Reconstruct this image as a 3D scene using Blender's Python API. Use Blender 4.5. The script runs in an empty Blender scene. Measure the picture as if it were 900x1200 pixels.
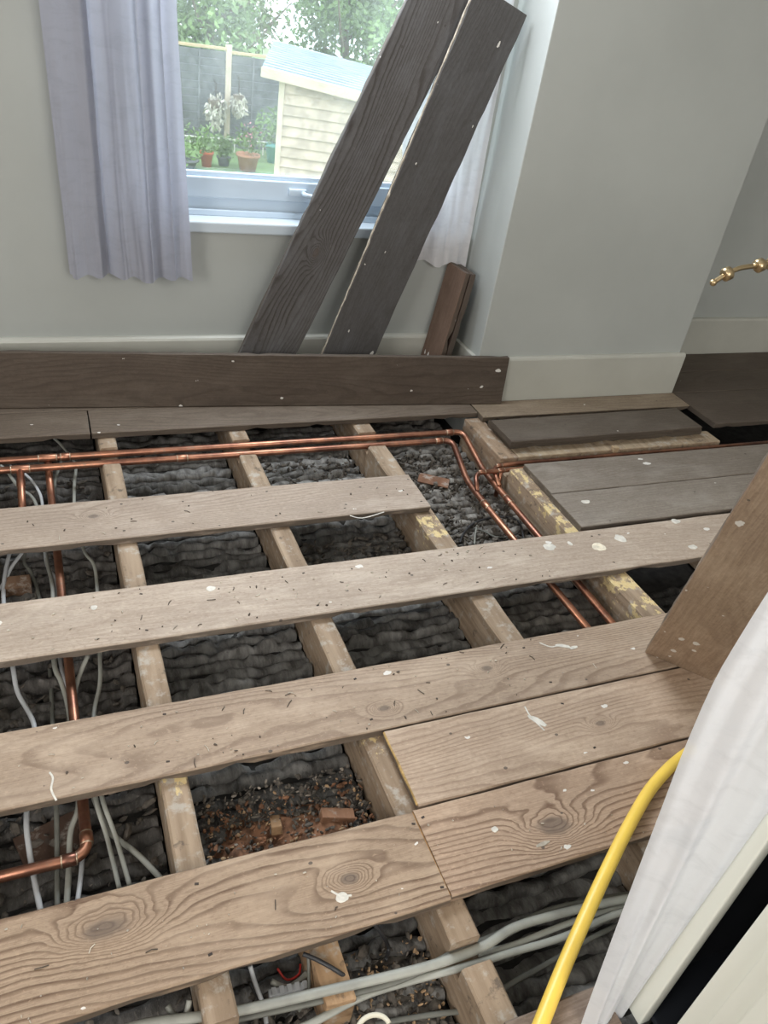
import bpy, bmesh, math, random
from math import sin, cos, pi, radians
from mathutils import Vector, Matrix, noise

random.seed(7)
SC = bpy.context.scene
COL = SC.collection

# ------------------------------------------------------------------ camera
# world: X right along the floorboards, Y towards the window wall, Z up, z=0 is the top of the floorboards
CR = ((0.9226531595, -0.3587046534, 0.1415702904),
      (-0.0943397192, -0.5659135314, -0.8190493834),
      (0.3739133116, 0.7423428093, -0.5559820040))   # world axes in camera axes (x right, y down, z forward)
FPX = 925.86
CAMH = 1.3
cam_d = bpy.data.cameras.new('camera')
cam = bpy.data.objects.new('camera', cam_d)
COL.objects.link(cam)
xr = Vector(CR[0]); yd = Vector(CR[1]); zf = Vector(CR[2])
m = Matrix((xr, -yd, -zf)).transposed().to_4x4()
m.translation = Vector((0, 0, CAMH))
cam.matrix_world = m
cam_d.sensor_fit = 'VERTICAL'
cam_d.sensor_height = 36.0
cam_d.lens = FPX / 1200 * 36.0
cam_d.clip_start = 0.02
cam_d.clip_end = 200
SC.camera = cam

# ------------------------------------------------------------------ world, lights, exposure
SC.view_settings.view_transform = 'Standard'
SC.view_settings.look = 'None'
SC.view_settings.gamma = 1.0
SC.view_settings.exposure = 0.86
w = bpy.data.worlds.new('sky')
SC.world = w
w.use_nodes = True
nt = w.node_tree
for n_ in list(nt.nodes):
    nt.nodes.remove(n_)
wo = nt.nodes.new('ShaderNodeOutputWorld')
wb = nt.nodes.new('ShaderNodeBackground')
wb.inputs['Color'].default_value = (0.80, 0.90, 1.0, 1)      # bright overcast sky
wb.inputs['Strength'].default_value = 2.2
nt.links.new(wb.outputs[0], wo.inputs[0])


def area(name, loc, direction, sx, sy, power, color):
    d = bpy.data.lights.new(name, 'AREA')
    d.shape = 'RECTANGLE'; d.size = sx; d.size_y = sy
    d.energy = power; d.color = color
    o = bpy.data.objects.new(name, d)
    COL.objects.link(o)
    o.location = loc
    o.rotation_euler = Vector(direction).to_track_quat('-Z', 'Y').to_euler()
    return o


# daylight through the upper part of the window; added fill lamps at the left wall and behind the camera
area('daylight_window', (0.75, 2.50, 1.78), (-0.12, -1, -0.75), 1.1, 0.7, 28, (0.86, 0.93, 1.0))
area('side_fill_lamp', (-2.05, -0.3, 1.5), (1, 0.35, -0.25), 1.5, 1.3, 34, (1.0, 0.97, 0.93))
area('rear_fill_lamp', (0.9, -2.3, 1.75), (0.22, 1, -0.20), 2.2, 1.2, 44, (1.0, 0.975, 0.93))


# ------------------------------------------------------------------ helpers
def ray(px, py):
    v = Vector((px - 450, py - 600, FPX))
    return Vector([CR[0][i] * v.x + CR[1][i] * v.y + CR[2][i] * v.z for i in range(3)])


def atz(px, py, z):
    d = ray(px, py); t = (z - CAMH) / d.z
    return Vector((d.x * t, d.y * t, z))


def aty(px, py, y):
    d = ray(px, py); t = y / d.y
    return Vector((d.x * t, y, CAMH + d.z * t))


def atx(px, py, x):
    d = ray(px, py); t = x / d.x
    return Vector((x, d.y * t, CAMH + d.z * t))


def mesh_obj(name, bm, mat, parent=None, smooth=False):
    me = bpy.data.meshes.new(name)
    bm.normal_update()
    bm.to_mesh(me); bm.free()
    if smooth:
        for p in me.polygons:
            p.use_smooth = True
    if mat is not None:
        me.materials.append(mat)
    o = bpy.data.objects.new(name, me)
    COL.objects.link(o)
    if parent is not None:
        o.parent = parent
    return o


def inst(name, me, parent=None, loc=(0, 0, 0), rot=(0, 0, 0), scale=(1, 1, 1)):
    o = bpy.data.objects.new(name, me)
    COL.objects.link(o)
    o.location = loc; o.rotation_euler = rot; o.scale = scale
    if parent is not None:
        o.parent = parent
    return o


def tag(o, label, cat, group=None, kind=None):
    o['label'] = label; o['category'] = cat
    if group: o['group'] = group
    if kind: o['kind'] = kind
    return o


def empty(name, loc=(0, 0, 0), rz=0):
    o = bpy.data.objects.new(name, None)
    o.empty_display_size = 0.05
    COL.objects.link(o)
    o.location = loc; o.rotation_euler = (0, 0, rz)
    return o


def struct(name, bm, mat, smooth=False):
    o = mesh_obj(name, bm, mat, None, smooth)
    o['kind'] = 'structure'
    return o


def add_box(bm, x0, x1, y0, y1, z0, z1, bevel=0.0, M=None):
    r = bmesh.ops.create_cube(bm, size=1.0)
    vs = r['verts']
    bmesh.ops.scale(bm, vec=(x1 - x0, y1 - y0, z1 - z0), verts=vs)
    bmesh.ops.translate(bm, vec=((x0 + x1) / 2, (y0 + y1) / 2, (z0 + z1) / 2), verts=vs)
    if bevel > 0:
        es = list({e for v in vs for e in v.link_edges})
        r2 = bmesh.ops.bevel(bm, geom=es, offset=bevel, segments=2, affect='EDGES', profile=0.6)
        vs = list({v for f in r2['faces'] for v in f.verts} | {v for v in vs if v.is_valid})
    if M is not None:
        bmesh.ops.transform(bm, matrix=M, verts=vs)
    return vs


def box(name, x0, x1, y0, y1, z0, z1, mat, parent=None, bevel=0.0):
    """box mesh whose origin sits at its own base centre"""
    cx, cy = (x0 + x1) / 2, (y0 + y1) / 2
    bm = bmesh.new()
    add_box(bm, x0 - cx, x1 - cx, y0 - cy, y1 - cy, 0, z1 - z0, bevel)
    o = mesh_obj(name, bm, mat, parent)
    o.location = (cx, cy, z0)
    return o


def smooth_path(pts, sub=6):
    pts = [Vector(p) for p in pts]
    if len(pts) < 3:
        return pts
    out = []
    for i in range(len(pts) - 1):
        p0 = pts[max(i - 1, 0)]; p1 = pts[i]; p2 = pts[i + 1]; p3 = pts[min(i + 2, len(pts) - 1)]
        for k in range(sub):
            t = k / sub
            out.append(0.5 * ((2 * p1) + (-p0 + p2) * t + (2 * p0 - 5 * p1 + 4 * p2 - p3) * t * t + (-p0 + 3 * p1 - 3 * p2 + p3) * t ** 3))
    out.append(pts[-1])
    return out


def add_tube(bm, pts, r, seg=8, flat=1.0, cap=True, up=None):
    pts = [Vector(p) for p in pts]
    rings = []
    nrm = None
    for i, p in enumerate(pts):
        if i == 0: t = pts[1] - p
        elif i == len(pts) - 1: t = p - pts[i - 1]
        else: t = (pts[i + 1] - p).normalized() + (p - pts[i - 1]).normalized()
        t = t.normalized()
        if nrm is None:
            a = up if up is not None else (Vector((0, 0, 1)) if abs(t.z) < 0.9 else Vector((1, 0, 0)))
            nrm = (a - t * a.dot(t)).normalized()
        else:
            nrm = (nrm - t * nrm.dot(t)).normalized()
        b = t.cross(nrm)
        rr = r[i] if isinstance(r, (list, tuple)) else r
        rings.append([bm.verts.new(p + nrm * (rr * flat * sin(2 * pi * k / seg)) + b * (rr * cos(2 * pi * k / seg))) for k in range(seg)])
    for a, b in zip(rings[:-1], rings[1:]):
        for k in range(seg):
            bm.faces.new((a[k], a[(k + 1) % seg], b[(k + 1) % seg], b[k]))
    if cap:
        bm.faces.new(list(reversed(rings[0]))); bm.faces.new(rings[-1])


def bend_path(pts, rad=0.02, sub=5):
    """straight runs joined by round bends"""
    pts = [Vector(p) for p in pts]
    out = [pts[0]]
    for i in range(1, len(pts) - 1):
        a = (pts[i - 1] - pts[i]); b = (pts[i + 1] - pts[i])
        ra = min(rad, a.length * 0.45); rb = min(rad, b.length * 0.45)
        pa = pts[i] + a.normalized() * ra; pb = pts[i] + b.normalized() * rb
        for k in range(sub + 1):
            t = k / sub
            out.append(pa * (1 - t) ** 2 + pts[i] * 2 * t * (1 - t) + pb * t * t)
    out.append(pts[-1])
    return out


# ------------------------------------------------------------------ materials
class NT:
    def __init__(s, name, rough=0.6, metal=0.0):
        s.m = bpy.data.materials.new(name)
        s.m.use_nodes = True
        s.t = s.m.node_tree
        s.b = s.t.nodes['Principled BSDF']
        s.b.inputs['Roughness'].default_value = rough
        s.b.inputs['Metallic'].default_value = metal

    def n(s, typ, **kw):
        nd = s.t.nodes.new(typ)
        for k, v in kw.items():
            if k.startswith('i_'):
                key = k[2:]
                key = int(key) if key.isdigit() else key
                nd.inputs[key].default_value = v
            else:
                setattr(nd, k, v)
        return nd

    def l(s, a, b):
        s.t.links.new(a, b)

    def val(s, x, sock):
        if hasattr(x, 'is_linked') or hasattr(x, 'links'):
            s.l(x, sock)
        else:
            sock.default_value = x

    def math(s, op, a, b=0.0, c=None):
        nd = s.n('ShaderNodeMath', operation=op)
        s.val(a, nd.inputs[0]); s.val(b, nd.inputs[1])
        if c is not None: s.val(c, nd.inputs[2])
        return nd.outputs[0]

    def noise(s, vec, scale, detail=4, rough=0.55, dist=0.0):
        nd = s.n('ShaderNodeTexNoise')
        s.l(vec, nd.inputs['Vector'])
        nd.inputs['Scale'].default_value = scale
        nd.inputs['Detail'].default_value = detail
        nd.inputs['Roughness'].default_value = rough
        nd.inputs['Distortion'].default_value = dist
        return nd.outputs['Fac']

    def ramp(s, fac, lo, hi):
        nd = s.n('ShaderNodeMapRange', interpolation_type='SMOOTHSTEP')
        s.val(fac, nd.inputs['Value'])
        s.val(lo, nd.inputs['From Min']); s.val(hi, nd.inputs['From Max'])
        return nd.outputs['Result']

    def mix(s, fac, a, b, blend='MIX'):
        nd = s.n('ShaderNodeMix', data_type='RGBA', blend_type=blend)
        s.val(fac, nd.inputs[0])
        for x, sock in ((a, nd.inputs[6]), (b, nd.inputs[7])):
            if isinstance(x, tuple): sock.default_value = (x[0], x[1], x[2], 1)
            else: s.l(x, sock)
        return nd.outputs[2]

    def mapping(s, vec, scale=(1, 1, 1), loc=None):
        nd = s.n('ShaderNodeMapping')
        s.l(vec, nd.inputs['Vector'])
        nd.inputs['Scale'].default_value = scale
        if loc is not None: s.l(loc, nd.inputs['Location'])
        return nd.outputs[0]

    def obj(s):
        return s.n('ShaderNodeTexCoord').outputs['Object']

    def rand_vec(s, k=37.0):
        r = s.n('ShaderNodeObjectInfo').outputs['Random']
        nd = s.n('ShaderNodeCombineXYZ')
        s.l(s.math('MULTIPLY', r, k), nd.inputs[0])
        s.l(s.math('MULTIPLY', r, k * 1.7), nd.inputs[1])
        s.l(s.math('MULTIPLY', r, k * 0.6), nd.inputs[2])
        return nd.outputs[0]

    def base(s, c):
        if isinstance(c, tuple): s.b.inputs['Base Color'].default_value = (c[0], c[1], c[2], 1)
        else: s.l(c, s.b.inputs['Base Color'])

    def bump(s, h, strength=0.3, dist=0.002):
        nd = s.n('ShaderNodeBump')
        nd.inputs['Strength'].default_value = strength
        nd.inputs['Distance'].default_value = dist
        s.l(h, nd.inputs['Height'])
        s.l(nd.outputs[0], s.b.inputs['Normal'])


def plain(name, col, rough=0.5, metal=0.0, var=0.0, scale=20, bump=0.0, **kw):
    n = NT(name, rough, metal)
    if var > 0:
        v = n.mapping(n.obj(), (1, 1, 1), n.rand_vec())
        f = n.noise(v, scale, 5)
        n.base(n.mix(n.ramp(f, 0.3, 0.7), tuple(c * (1 - var) for c in col), tuple(min(1, c * (1 + var * 0.6)) for c in col)))
        if bump: n.bump(f, bump, 0.003)
    else:
        n.base(col)
    for k, v in kw.items():
        n.b.inputs[k].default_value = v
    return n.m


def board_material():
    """old pine: growth rings bend round knots; object properties give knots, grain strength, splashes of paint"""
    n = NT('old_pine_board', 0.72)
    oc = n.obj()
    rv = n.rand_vec(61.0)
    sep = n.n('ShaderNodeSeparateXYZ'); n.l(oc, sep.inputs[0])
    X, Y, Z = sep.outputs
    f = n.math('MULTIPLY', Y, 62.0)
    f = n.math('ADD', f, n.math('MULTIPLY', Z, 60.0))
    big = n.noise(n.mapping(oc, (0.75, 4.6, 3.0), rv), 1.0, 1.5, 0.35)
    f = n.math('ADD', f, n.math('MULTIPLY', big, 24.0))
    wob = n.noise(n.mapping(oc, (7.0, 18.0, 6.0), rv), 1.0, 2)
    f = n.math('ADD', f, n.math('MULTIPLY', wob, 1.3))
    core = None
    for k in ('knot_a', 'knot_b'):
        at = n.n('ShaderNodeAttribute', attribute_type='OBJECT', attribute_name=k)
        ks = n.n('ShaderNodeSeparateXYZ'); n.l(at.outputs['Vector'], ks.inputs[0])
        dx = n.math('MULTIPLY', n.math('SUBTRACT', X, ks.outputs[0]), 0.55)
        dy = n.math('SUBTRACT', Y, ks.outputs[1])
        d2 = n.math('ADD', n.math('MULTIPLY', dx, dx), n.math('MULTIPLY', dy, dy))
        rr = n.math('ADD', ks.outputs[2], 1e-4)
        q = n.math('DIVIDE', n.math('SQRT', d2), rr)
        q = n.math('ADD', q, n.math('MULTIPLY', n.math('SUBTRACT', n.noise(n.mapping(oc, (14, 24, 20), rv), 1.0, 2), 0.5), 1.1))
        g = n.math('POWER', 2.718, n.math('MULTIPLY', n.math('MULTIPLY', q, q), -0.42))
        f = n.math('ADD', f, n.math('MULTIPLY', g, 7.5))
        c = n.math('SUBTRACT', 1.0, n.ramp(q, 0.45, 1.0))
        core = c if core is None else n.math('MAXIMUM', core, c)
    s = n.math('FRACT', f)
    late = n.math('MULTIPLY', n.ramp(s, 0.45, 0.86), n.math('SUBTRACT', 1.0, n.ramp(s, 0.88, 1.0)))
    gr = n.n('ShaderNodeAttribute', attribute_type='OBJECT', attribute_name='grain').outputs['Fac']
    patch = n.ramp(n.noise(n.mapping(oc, (2.5, 9, 4), rv), 1.0, 3), 0.28, 0.62)
    late = n.math('MULTIPLY', n.math('MULTIPLY', late, gr), n.math('ADD', 0.5, n.math('MULTIPLY', patch, 0.5)))
    col = n.n('ShaderNodeObjectInfo').outputs['Color']
    dark = n.mix(1.0, col, (0.28, 0.20, 0.15), 'MULTIPLY')
    c = n.mix(late, col, dark)
    # tone blotches and fibre streaks
    blot = n.noise(n.mapping(oc, (3.0, 8.0, 5.0), rv), 1.0, 5, 0.6)
    c = n.mix(n.math('MULTIPLY', n.ramp(blot, 0.35, 0.72), 0.42), c, n.mix(1.0, col, (0.62, 0.60, 0.60), 'MULTIPLY'))
    fib = n.noise(n.mapping(oc, (14.0, 420.0, 300.0), rv), 1.0, 3)
    c = n.mix(n.math('MULTIPLY', n.ramp(fib, 0.40, 0.60), 0.42), c, n.mix(1.0, col, (0.60, 0.56, 0.52), 'MULTIPLY'))
    grit = n.noise(n.mapping(oc, (95.0, 150.0, 120.0), rv), 1.0, 5, 0.7)
    c = n.mix(n.math('MULTIPLY', n.ramp(grit, 0.50, 0.68), 0.45), c, n.mix(1.0, col, (0.52, 0.46, 0.42), 'MULTIPLY'))
    c = n.mix(n.math('MULTIPLY', n.ramp(grit, 0.44, 0.32), 0.35), c, n.mix(1.0, col, (1.35, 1.33, 1.30), 'MULTIPLY'))
    # worn pale dust
    dust = n.noise(n.mapping(oc, (5.0, 12.0, 5.0), n.rand_vec(23.0)), 1.0, 6, 0.65)
    c = n.mix(n.math('MULTIPLY', n.ramp(dust, 0.46, 0.74), 0.34), c, n.mix(1.0, col, (1.55, 1.65, 1.75), 'MULTIPLY'))
    c = n.mix(n.math('MULTIPLY', core, 0.62), c, (0.085, 0.062, 0.05))
    # small dark marks and specks
    vor = n.n('ShaderNodeTexVoronoi'); n.l(n.mapping(oc, (26, 34, 30), rv), vor.inputs['Vector']); vor.inputs['Scale'].default_value = 1.0
    cs = n.n('ShaderNodeSeparateColor'); n.l(vor.outputs['Color'], cs.inputs[0])
    spot = n.math('MULTIPLY', n.math('LESS_THAN', vor.outputs['Distance'], 0.115), n.math('GREATER_THAN', cs.outputs[0], 0.90))
    c = n.mix(n.math('MULTIPLY', spot, 0.75), c, (0.05, 0.04, 0.035))
    # flecks of white paint, more or fewer per board
    spl = n.n('ShaderNodeAttribute', attribute_type='OBJECT', attribute_name='splash').outputs['Fac']
    v2 = n.n('ShaderNodeTexVoronoi'); v2.inputs['Scale'].default_value = 1.0
    wv = n.mapping(oc, (17, 30, 24), n.rand_vec(91.0))
    nz = n.n('ShaderNodeTexNoise'); nz.inputs['Scale'].default_value = 90.0; n.l(oc, nz.inputs['Vector'])
    wv2 = n.mix(0.22, wv, nz.outputs['Color'], 'ADD')
    n.l(wv2, v2.inputs['Vector'])
    cs2 = n.n('ShaderNodeSeparateColor'); n.l(v2.outputs['Color'], cs2.inputs[0])
    size = n.math('ADD', 0.07, n.math('MULTIPLY', n.math('POWER', cs2.outputs[1], 4.0), 0.20))
    sp2 = n.math('MULTIPLY', n.math('LESS_THAN', v2.outputs['Distance'], size), n.math('GREATER_THAN', cs2.outputs[0], n.math('SUBTRACT', 1.0, spl)))
    c = n.mix(n.math('MULTIPLY', sp2, 0.85), c, (0.74, 0.71, 0.66))
    # sawn sides and underside: dirt, and shade painted into the colour
    geo = n.n('ShaderNodeNewGeometry')
    side = n.ramp(Z, -0.001, -0.005)
    dirt_shade = n.noise(n.mapping(oc, (9, 30, 60), rv), 1.0, 5)
    side = n.math('MULTIPLY', side, n.ramp(dirt_shade, 0.22, 0.5))
    c = n.mix(n.math('MULTIPLY', side, 0.80), c, (0.075, 0.058, 0.044))
    n.base(c)
    h = n.math('ADD', n.math('MULTIPLY', late, 0.7), n.math('ADD', n.math('MULTIPLY', fib, 0.35), n.math('MULTIPLY', blot, 0.7)))
    n.bump(n.math('ADD', h, n.math('MULTIPLY', grit, 0.5)), 0.45, 0.0014)
    return n.m


def joist_material():
    n = NT('sawn_joist', 0.85)
    oc = n.obj()
    rv = n.rand_vec(41.0)
    col = n.n('ShaderNodeObjectInfo').outputs['Color']
    f = n.noise(n.mapping(oc, (30, 3, 60), rv), 1.0, 5, 0.6)
    c = n.mix(n.ramp(f, 0.3, 0.7), n.mix(1.0, col, (0.60, 0.56, 0.52), 'MULTIPLY'), col)
    g = n.noise(n.mapping(oc, (25, 25, 25), rv), 1.0, 6, 0.7)
    c = n.mix(n.math('MULTIPLY', n.ramp(g, 0.52, 0.66), 0.6), c, (0.46, 0.43, 0.38))
    c = n.mix(n.math('MULTIPLY', n.ramp(g, 0.42, 0.30), 0.7), c, (0.07, 0.055, 0.045))
    st = n.n('ShaderNodeAttribute', attribute_type='GEOMETRY', attribute_name='stain').outputs['Fac']
    edge = n.noise(n.mapping(oc, (55, 38, 55), rv), 1.0, 5, 0.65)
    sm = n.ramp(n.math('ADD', n.math('MULTIPLY', st, 0.62), n.math('MULTIPLY', n.math('SUBTRACT', edge, 0.5), 1.7)), 0.46, 0.62)
    yel = n.mix(n.noise(n.mapping(oc, (120, 120, 120)), 1.0, 2), (0.58, 0.40, 0.15), (0.66, 0.56, 0.34))
    c = n.mix(sm, c, yel)
    n.base(c)
    n.bump(n.math('ADD', f, n.math('MULTIPLY', g, 0.8)), 0.6, 0.002)
    return n.m


def plaster_material():
    n = NT('sooty_plaster', 0.95)
    oc = n.obj()
    rv = n.rand_vec(71.0)
    v = n.mapping(oc, (1, 1, 1), rv)
    f = n.noise(v, 14, 6, 0.65)
    col = n.n('ShaderNodeObjectInfo').outputs['Color']
    c = n.mix(n.ramp(f, 0.3, 0.7), n.mix(1.0, col, (0.45, 0.43, 0.42), 'MULTIPLY'), n.mix(1.0, col, (1.5, 1.5, 1.5), 'MULTIPLY'))
    g = n.noise(v, 70, 5, 0.7)
    c = n.mix(n.math('MULTIPLY', n.ramp(g, 0.55, 0.70), 0.35), c, (0.30, 0.27, 0.23))
    c = n.mix(n.ramp(g, 0.36, 0.28), c, (0.012, 0.011, 0.010))
    n.base(c)
    n.bump(n.math('ADD', f, n.math('MULTIPLY', g, 0.6)), 0.8, 0.006)
    return n.m


def wall_material(name, col, rough=0.75):
    n = NT(name, rough)
    v = n.obj()
    f = n.noise(v, 2.2, 4)
    g = n.noise(v, 90, 3)
    n.base(n.mix(n.ramp(f, 0.3, 0.7), tuple(c * 0.95 for c in col), tuple(c * 1.03 for c in col)))
    n.bump(g, 0.12, 0.001)
    return n.m


def copper_material():
    n = NT('copper_pipe_metal', 0.34, 0.9)
    v = n.mapping(n.obj(), (1, 1, 1), n.rand_vec())
    f = n.noise(v, 9, 5, 0.6)
    c = n.mix(n.ramp(f, 0.35, 0.68), (0.50, 0.235, 0.145), (0.22, 0.10, 0.07))
    g = n.noise(v, 60, 3)
    c = n.mix(n.math('MULTIPLY', n.ramp(g, 0.58, 0.7), 0.45), c, (0.24, 0.20, 0.16))
    n.base(c)
    n.l(n.math('ADD', 0.24, n.math('MULTIPLY', g, 0.30)), n.b.inputs['Roughness'])
    return n.m


def curtain_material(name, col, trans, sheer=0.0):
    n = NT(name, 0.8)
    t = n.t
    v = n.obj()
    f = n.noise(n.mapping(v, (14, 14, 30)), 1.0, 5, 0.7, 0.6)
    low = n.n('ShaderNodeSeparateXYZ'); n.l(v, low.inputs[0])
    c = n.mix(n.math('MULTIPLY', n.ramp(f, 0.45, 0.7), 0.30), col, tuple(x * 0.72 for x in col))
    n.base(c)
    n.bump(f, 0.25, 0.004)
    tr = n.n('ShaderNodeBsdfTranslucent'); n.l(c, tr.inputs['Color'])
    ms = n.n('ShaderNodeMixShader'); ms.inputs[0].default_value = trans
    out = t.nodes['Material Output']
    n.l(n.b.outputs[0], ms.inputs[1]); n.l(tr.outputs[0], ms.inputs[2])
    last = ms.outputs[0]
    if sheer > 0:
        tp = n.n('ShaderNodeBsdfTransparent')
        m2 = n.n('ShaderNodeMixShader'); m2.inputs[0].default_value = sheer
        n.l(last, m2.inputs[1]); n.l(tp.outputs[0], m2.inputs[2])
        last = m2.outputs[0]
    n.l(last, out.inputs['Surface'])
    return n.m


def glass_material():
    n = NT('window_glass', 0.02)
    out = n.t.nodes['Material Output']
    tp = n.n('ShaderNodeBsdfTransparent'); tp.inputs[0].default_value = (0.95, 0.97, 0.97, 1)
    gl = n.n('ShaderNodeBsdfGlossy'); gl.inputs['Roughness'].default_value = 0.02
    df = n.n('ShaderNodeBsdfTranslucent'); df.inputs[0].default_value = (1, 1, 1, 1)   # white veil mixed in to imitate glare washing out the view
    m1 = n.n('ShaderNodeMixShader'); m1.inputs[0].default_value = 0.05
    m2 = n.n('ShaderNodeMixShader')
    f = n.noise(n.obj(), 1.5, 4)
    n.l(n.math('MULTIPLY', n.ramp(f, 0.2, 0.9), 0.17), m2.inputs[0])
    n.l(tp.outputs[0], m1.inputs[1]); n.l(gl.outputs[0], m1.inputs[2])
    n.l(m1.outputs[0], m2.inputs[1]); n.l(df.outputs[0], m2.inputs[2])
    n.l(m2.outputs[0], out.inputs['Surface'])
    return n.m


M_BOARD = board_material()
M_JOIST = joist_material()
M_PLASTER = plaster_material()
M_WALL = wall_material('grey_green_wall_paint', (0.41, 0.425, 0.405))
M_SKIRT = plain('skirting_paint', (0.47, 0.465, 0.415), 0.4, var=0.06, scale=5)
M_CEIL = plain('ceiling_paint', (0.75, 0.75, 0.73), 0.9)
M_UPVC = plain('sky_tinted_upvc', (0.52, 0.61, 0.70), 0.25)  # white plastic with blue skylight tinted into its colour
M_SILL = plain('sky_tinted_sill_paint', (0.52, 0.58, 0.63), 0.3)  # sill paint, the same blue skylight put into the colour
M_GLASS = glass_material()
M_COPPER = copper_material()
M_SOLDER = plain('solder_tin', (0.55, 0.42, 0.30), 0.4, 0.8, var=0.4, scale=60)
M_BRASS = plain('brass', (0.50, 0.38, 0.22), 0.3, 0.9)
M_CABLE = plain('grey_cable_sheath', (0.30, 0.30, 0.265), 0.5, var=0.25, scale=12)
M_CABLE_D = plain('dirty_grey_cable_sheath', (0.14, 0.14, 0.12), 0.55, var=0.3, scale=12)
M_CABLE_W = plain('white_cable_sheath', (0.46, 0.47, 0.48), 0.4, var=0.1, scale=12)
M_CABLE_K = plain('black_cable_sheath', (0.03, 0.03, 0.032), 0.45)
M_YELLOW = plain('yellow_plastic', (0.88, 0.60, 0.10), 0.38, var=0.10, scale=8)
M_CREAM = plain('cream_gloss_paint', (0.80, 0.81, 0.73), 0.32)
M_DARKIN = plain('dark_inner_shade', (0.012, 0.015, 0.022), 0.9)  # cupboard inside: darkness of the open gap put into the colour
M_NAIL = plain('rusty_iron', (0.055, 0.04, 0.032), 0.7, 0.3, var=0.3, scale=80)
M_WHITE = plain('white_paint', (0.66, 0.62, 0.55), 0.6, var=0.2, scale=50)
M_FILLER = plain('cream_filler', (0.74, 0.66, 0.52), 0.7, var=0.22, scale=60)
M_CRUMB = plain('pale_crumb', (0.50, 0.44, 0.36), 0.9, var=0.4, scale=30)
M_CRUMBD = plain('dark_crumb', (0.09, 0.07, 0.055), 0.9, var=0.4, scale=30)
M_RED = plain('red_brown_dust', (0.25, 0.125, 0.07), 1.0, var=0.6, scale=35, bump=0.8)
M_RUST = plain('old_red_wood', (0.22, 0.12, 0.075), 0.9, var=0.4, scale=20, bump=0.4)
M_SPLIT = plain('split_wood', (0.42, 0.28, 0.16), 0.85, var=0.3, scale=25, bump=0.5)
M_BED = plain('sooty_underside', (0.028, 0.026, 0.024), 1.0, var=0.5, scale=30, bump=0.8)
M_LCUR = curtain_material('silver_grey_velvet', (0.42, 0.43, 0.50), 0.36)
M_RCUR = curtain_material('white_net_curtain', (0.86, 0.84, 0.86), 0.5, 0.06)
M_SHEET = curtain_material('milky_dust_sheet', (0.72, 0.72, 0.73), 0.30, 0.12)


# ------------------------------------------------------------------ timber builders
SECT = [(-1, 1, 0.10), (-0.97, 0, 0)]


def board_bm(L, W, T, seed, rag=0.0016, step=0.035, caps=True):
    """plank: local X length, top face at z=0, worn arrises, slightly ragged edges"""
    bm = bmesh.new()
    nx = max(3, int(L / step))
    b = 0.0025
    prof = [(-W / 2 + b, 0), (-W / 4, 0.0), (0, 0), (W / 4, 0), (W / 2 - b, 0), (W / 2, -b), (W / 2, -T * 0.55), (W / 2, -T + b), (W / 2 - b, -T),
            (0, -T), (-W / 2 + b, -T), (-W / 2, -T + b), (-W / 2, -T * 0.55), (-W / 2, -b)]
    rings = []
    for i in range(nx + 1):
        x = -L / 2 + L * i / nx
        ring = []
        for j, (y, z) in enumerate(prof):
            yy, zz = y, z
            if abs(y) > W / 2 - b * 1.5:
                s = 1 if y > 0 else -1
                v = noise.noise(Vector((x * 9 + seed * 3.1, s * 5 + z * 60, seed)))
                v2 = noise.noise(Vector((x * 40 + seed * 3.1, s * 5 + z * 90, seed)))
                yy += s * (v * rag + v2 * rag * 0.7)
                if z < -T * 0.5:
                    v3 = noise.noise(Vector((x * 22, s * 9 + seed, seed * 2.0)))
                    zz += max(0, v3 - 0.15) * T * 0.8
                    yy -= s * max(0, v3) * 0.004
            else:
                zz += noise.noise(Vector((x * 3, y * 6 + seed, seed))) * 0.0006
            ring.append(bm.verts.new((x + (random.uniform(-1, 1) * 0.0008 if i in (0, nx) else 0), yy, zz)))
        rings.append(ring)
    k = len(prof)
    for a, c in zip(rings[:-1], rings[1:]):
        for j in range(k):
            bm.faces.new((a[j], a[(j + 1) % k], c[(j + 1) % k], c[j]))
    bm.faces.new(list(reversed(rings[0]))); bm.faces.new(rings[-1])
    bmesh.ops.recalc_face_normals(bm, faces=bm.faces)
    return bm


BSEED = [0]


def set_wood(o, col, grain=0.6, splash=0.05, knots=()):
    o.color = (col[0], col[1], col[2], 1)
    o['grain'] = float(grain); o['splash'] = float(splash) * 2.2
    if len(knots) > 0: o['knot_a'] = [float(x) for x in knots[0]]
    if len(knots) > 1: o['knot_b'] = [float(x) for x in knots[1]]


def plank(name, x0, x1, y0, y1, col, z=0.0, T=0.022, parent=None, grain=0.6, splash=0.05, knots=(), M=None, rag=0.0016):
    BSEED[0] += 1
    L = x1 - x0; W = y1 - y0
    bm = board_bm(L, W, T, BSEED[0] * 1.37, rag)
    cx, cy = (x0 + x1) / 2, (y0 + y1) / 2
    o = mesh_obj(name, bm, M_BOARD, parent)
    if M is None: o.location = (cx, cy, z)
    else: o.matrix_world = M
    kk = [(kx - cx, ky - cy, r) if M is None else (kx, ky, r) for kx, ky, r in knots]
    set_wood(o, col, grain, splash, kk)
    return o


def nail_mesh():
    bm = bmesh.new()
    add_box(bm, -0.0035, 0.0035, -0.0022, 0.0022, -0.004, 0.0006, 0.0006)
    me = bpy.data.meshes.new('nail'); bm.to_mesh(me); bm.free(); me.materials.append(M_NAIL)
    return me


NAIL = nail_mesh()


def nails(board, pts):
    for x, y in pts:
        inst('nail', NAIL, board, (x - board.location.x, y - board.location.y, 0.0), (0, 0, random.uniform(-0.4, 0.4)))


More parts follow.
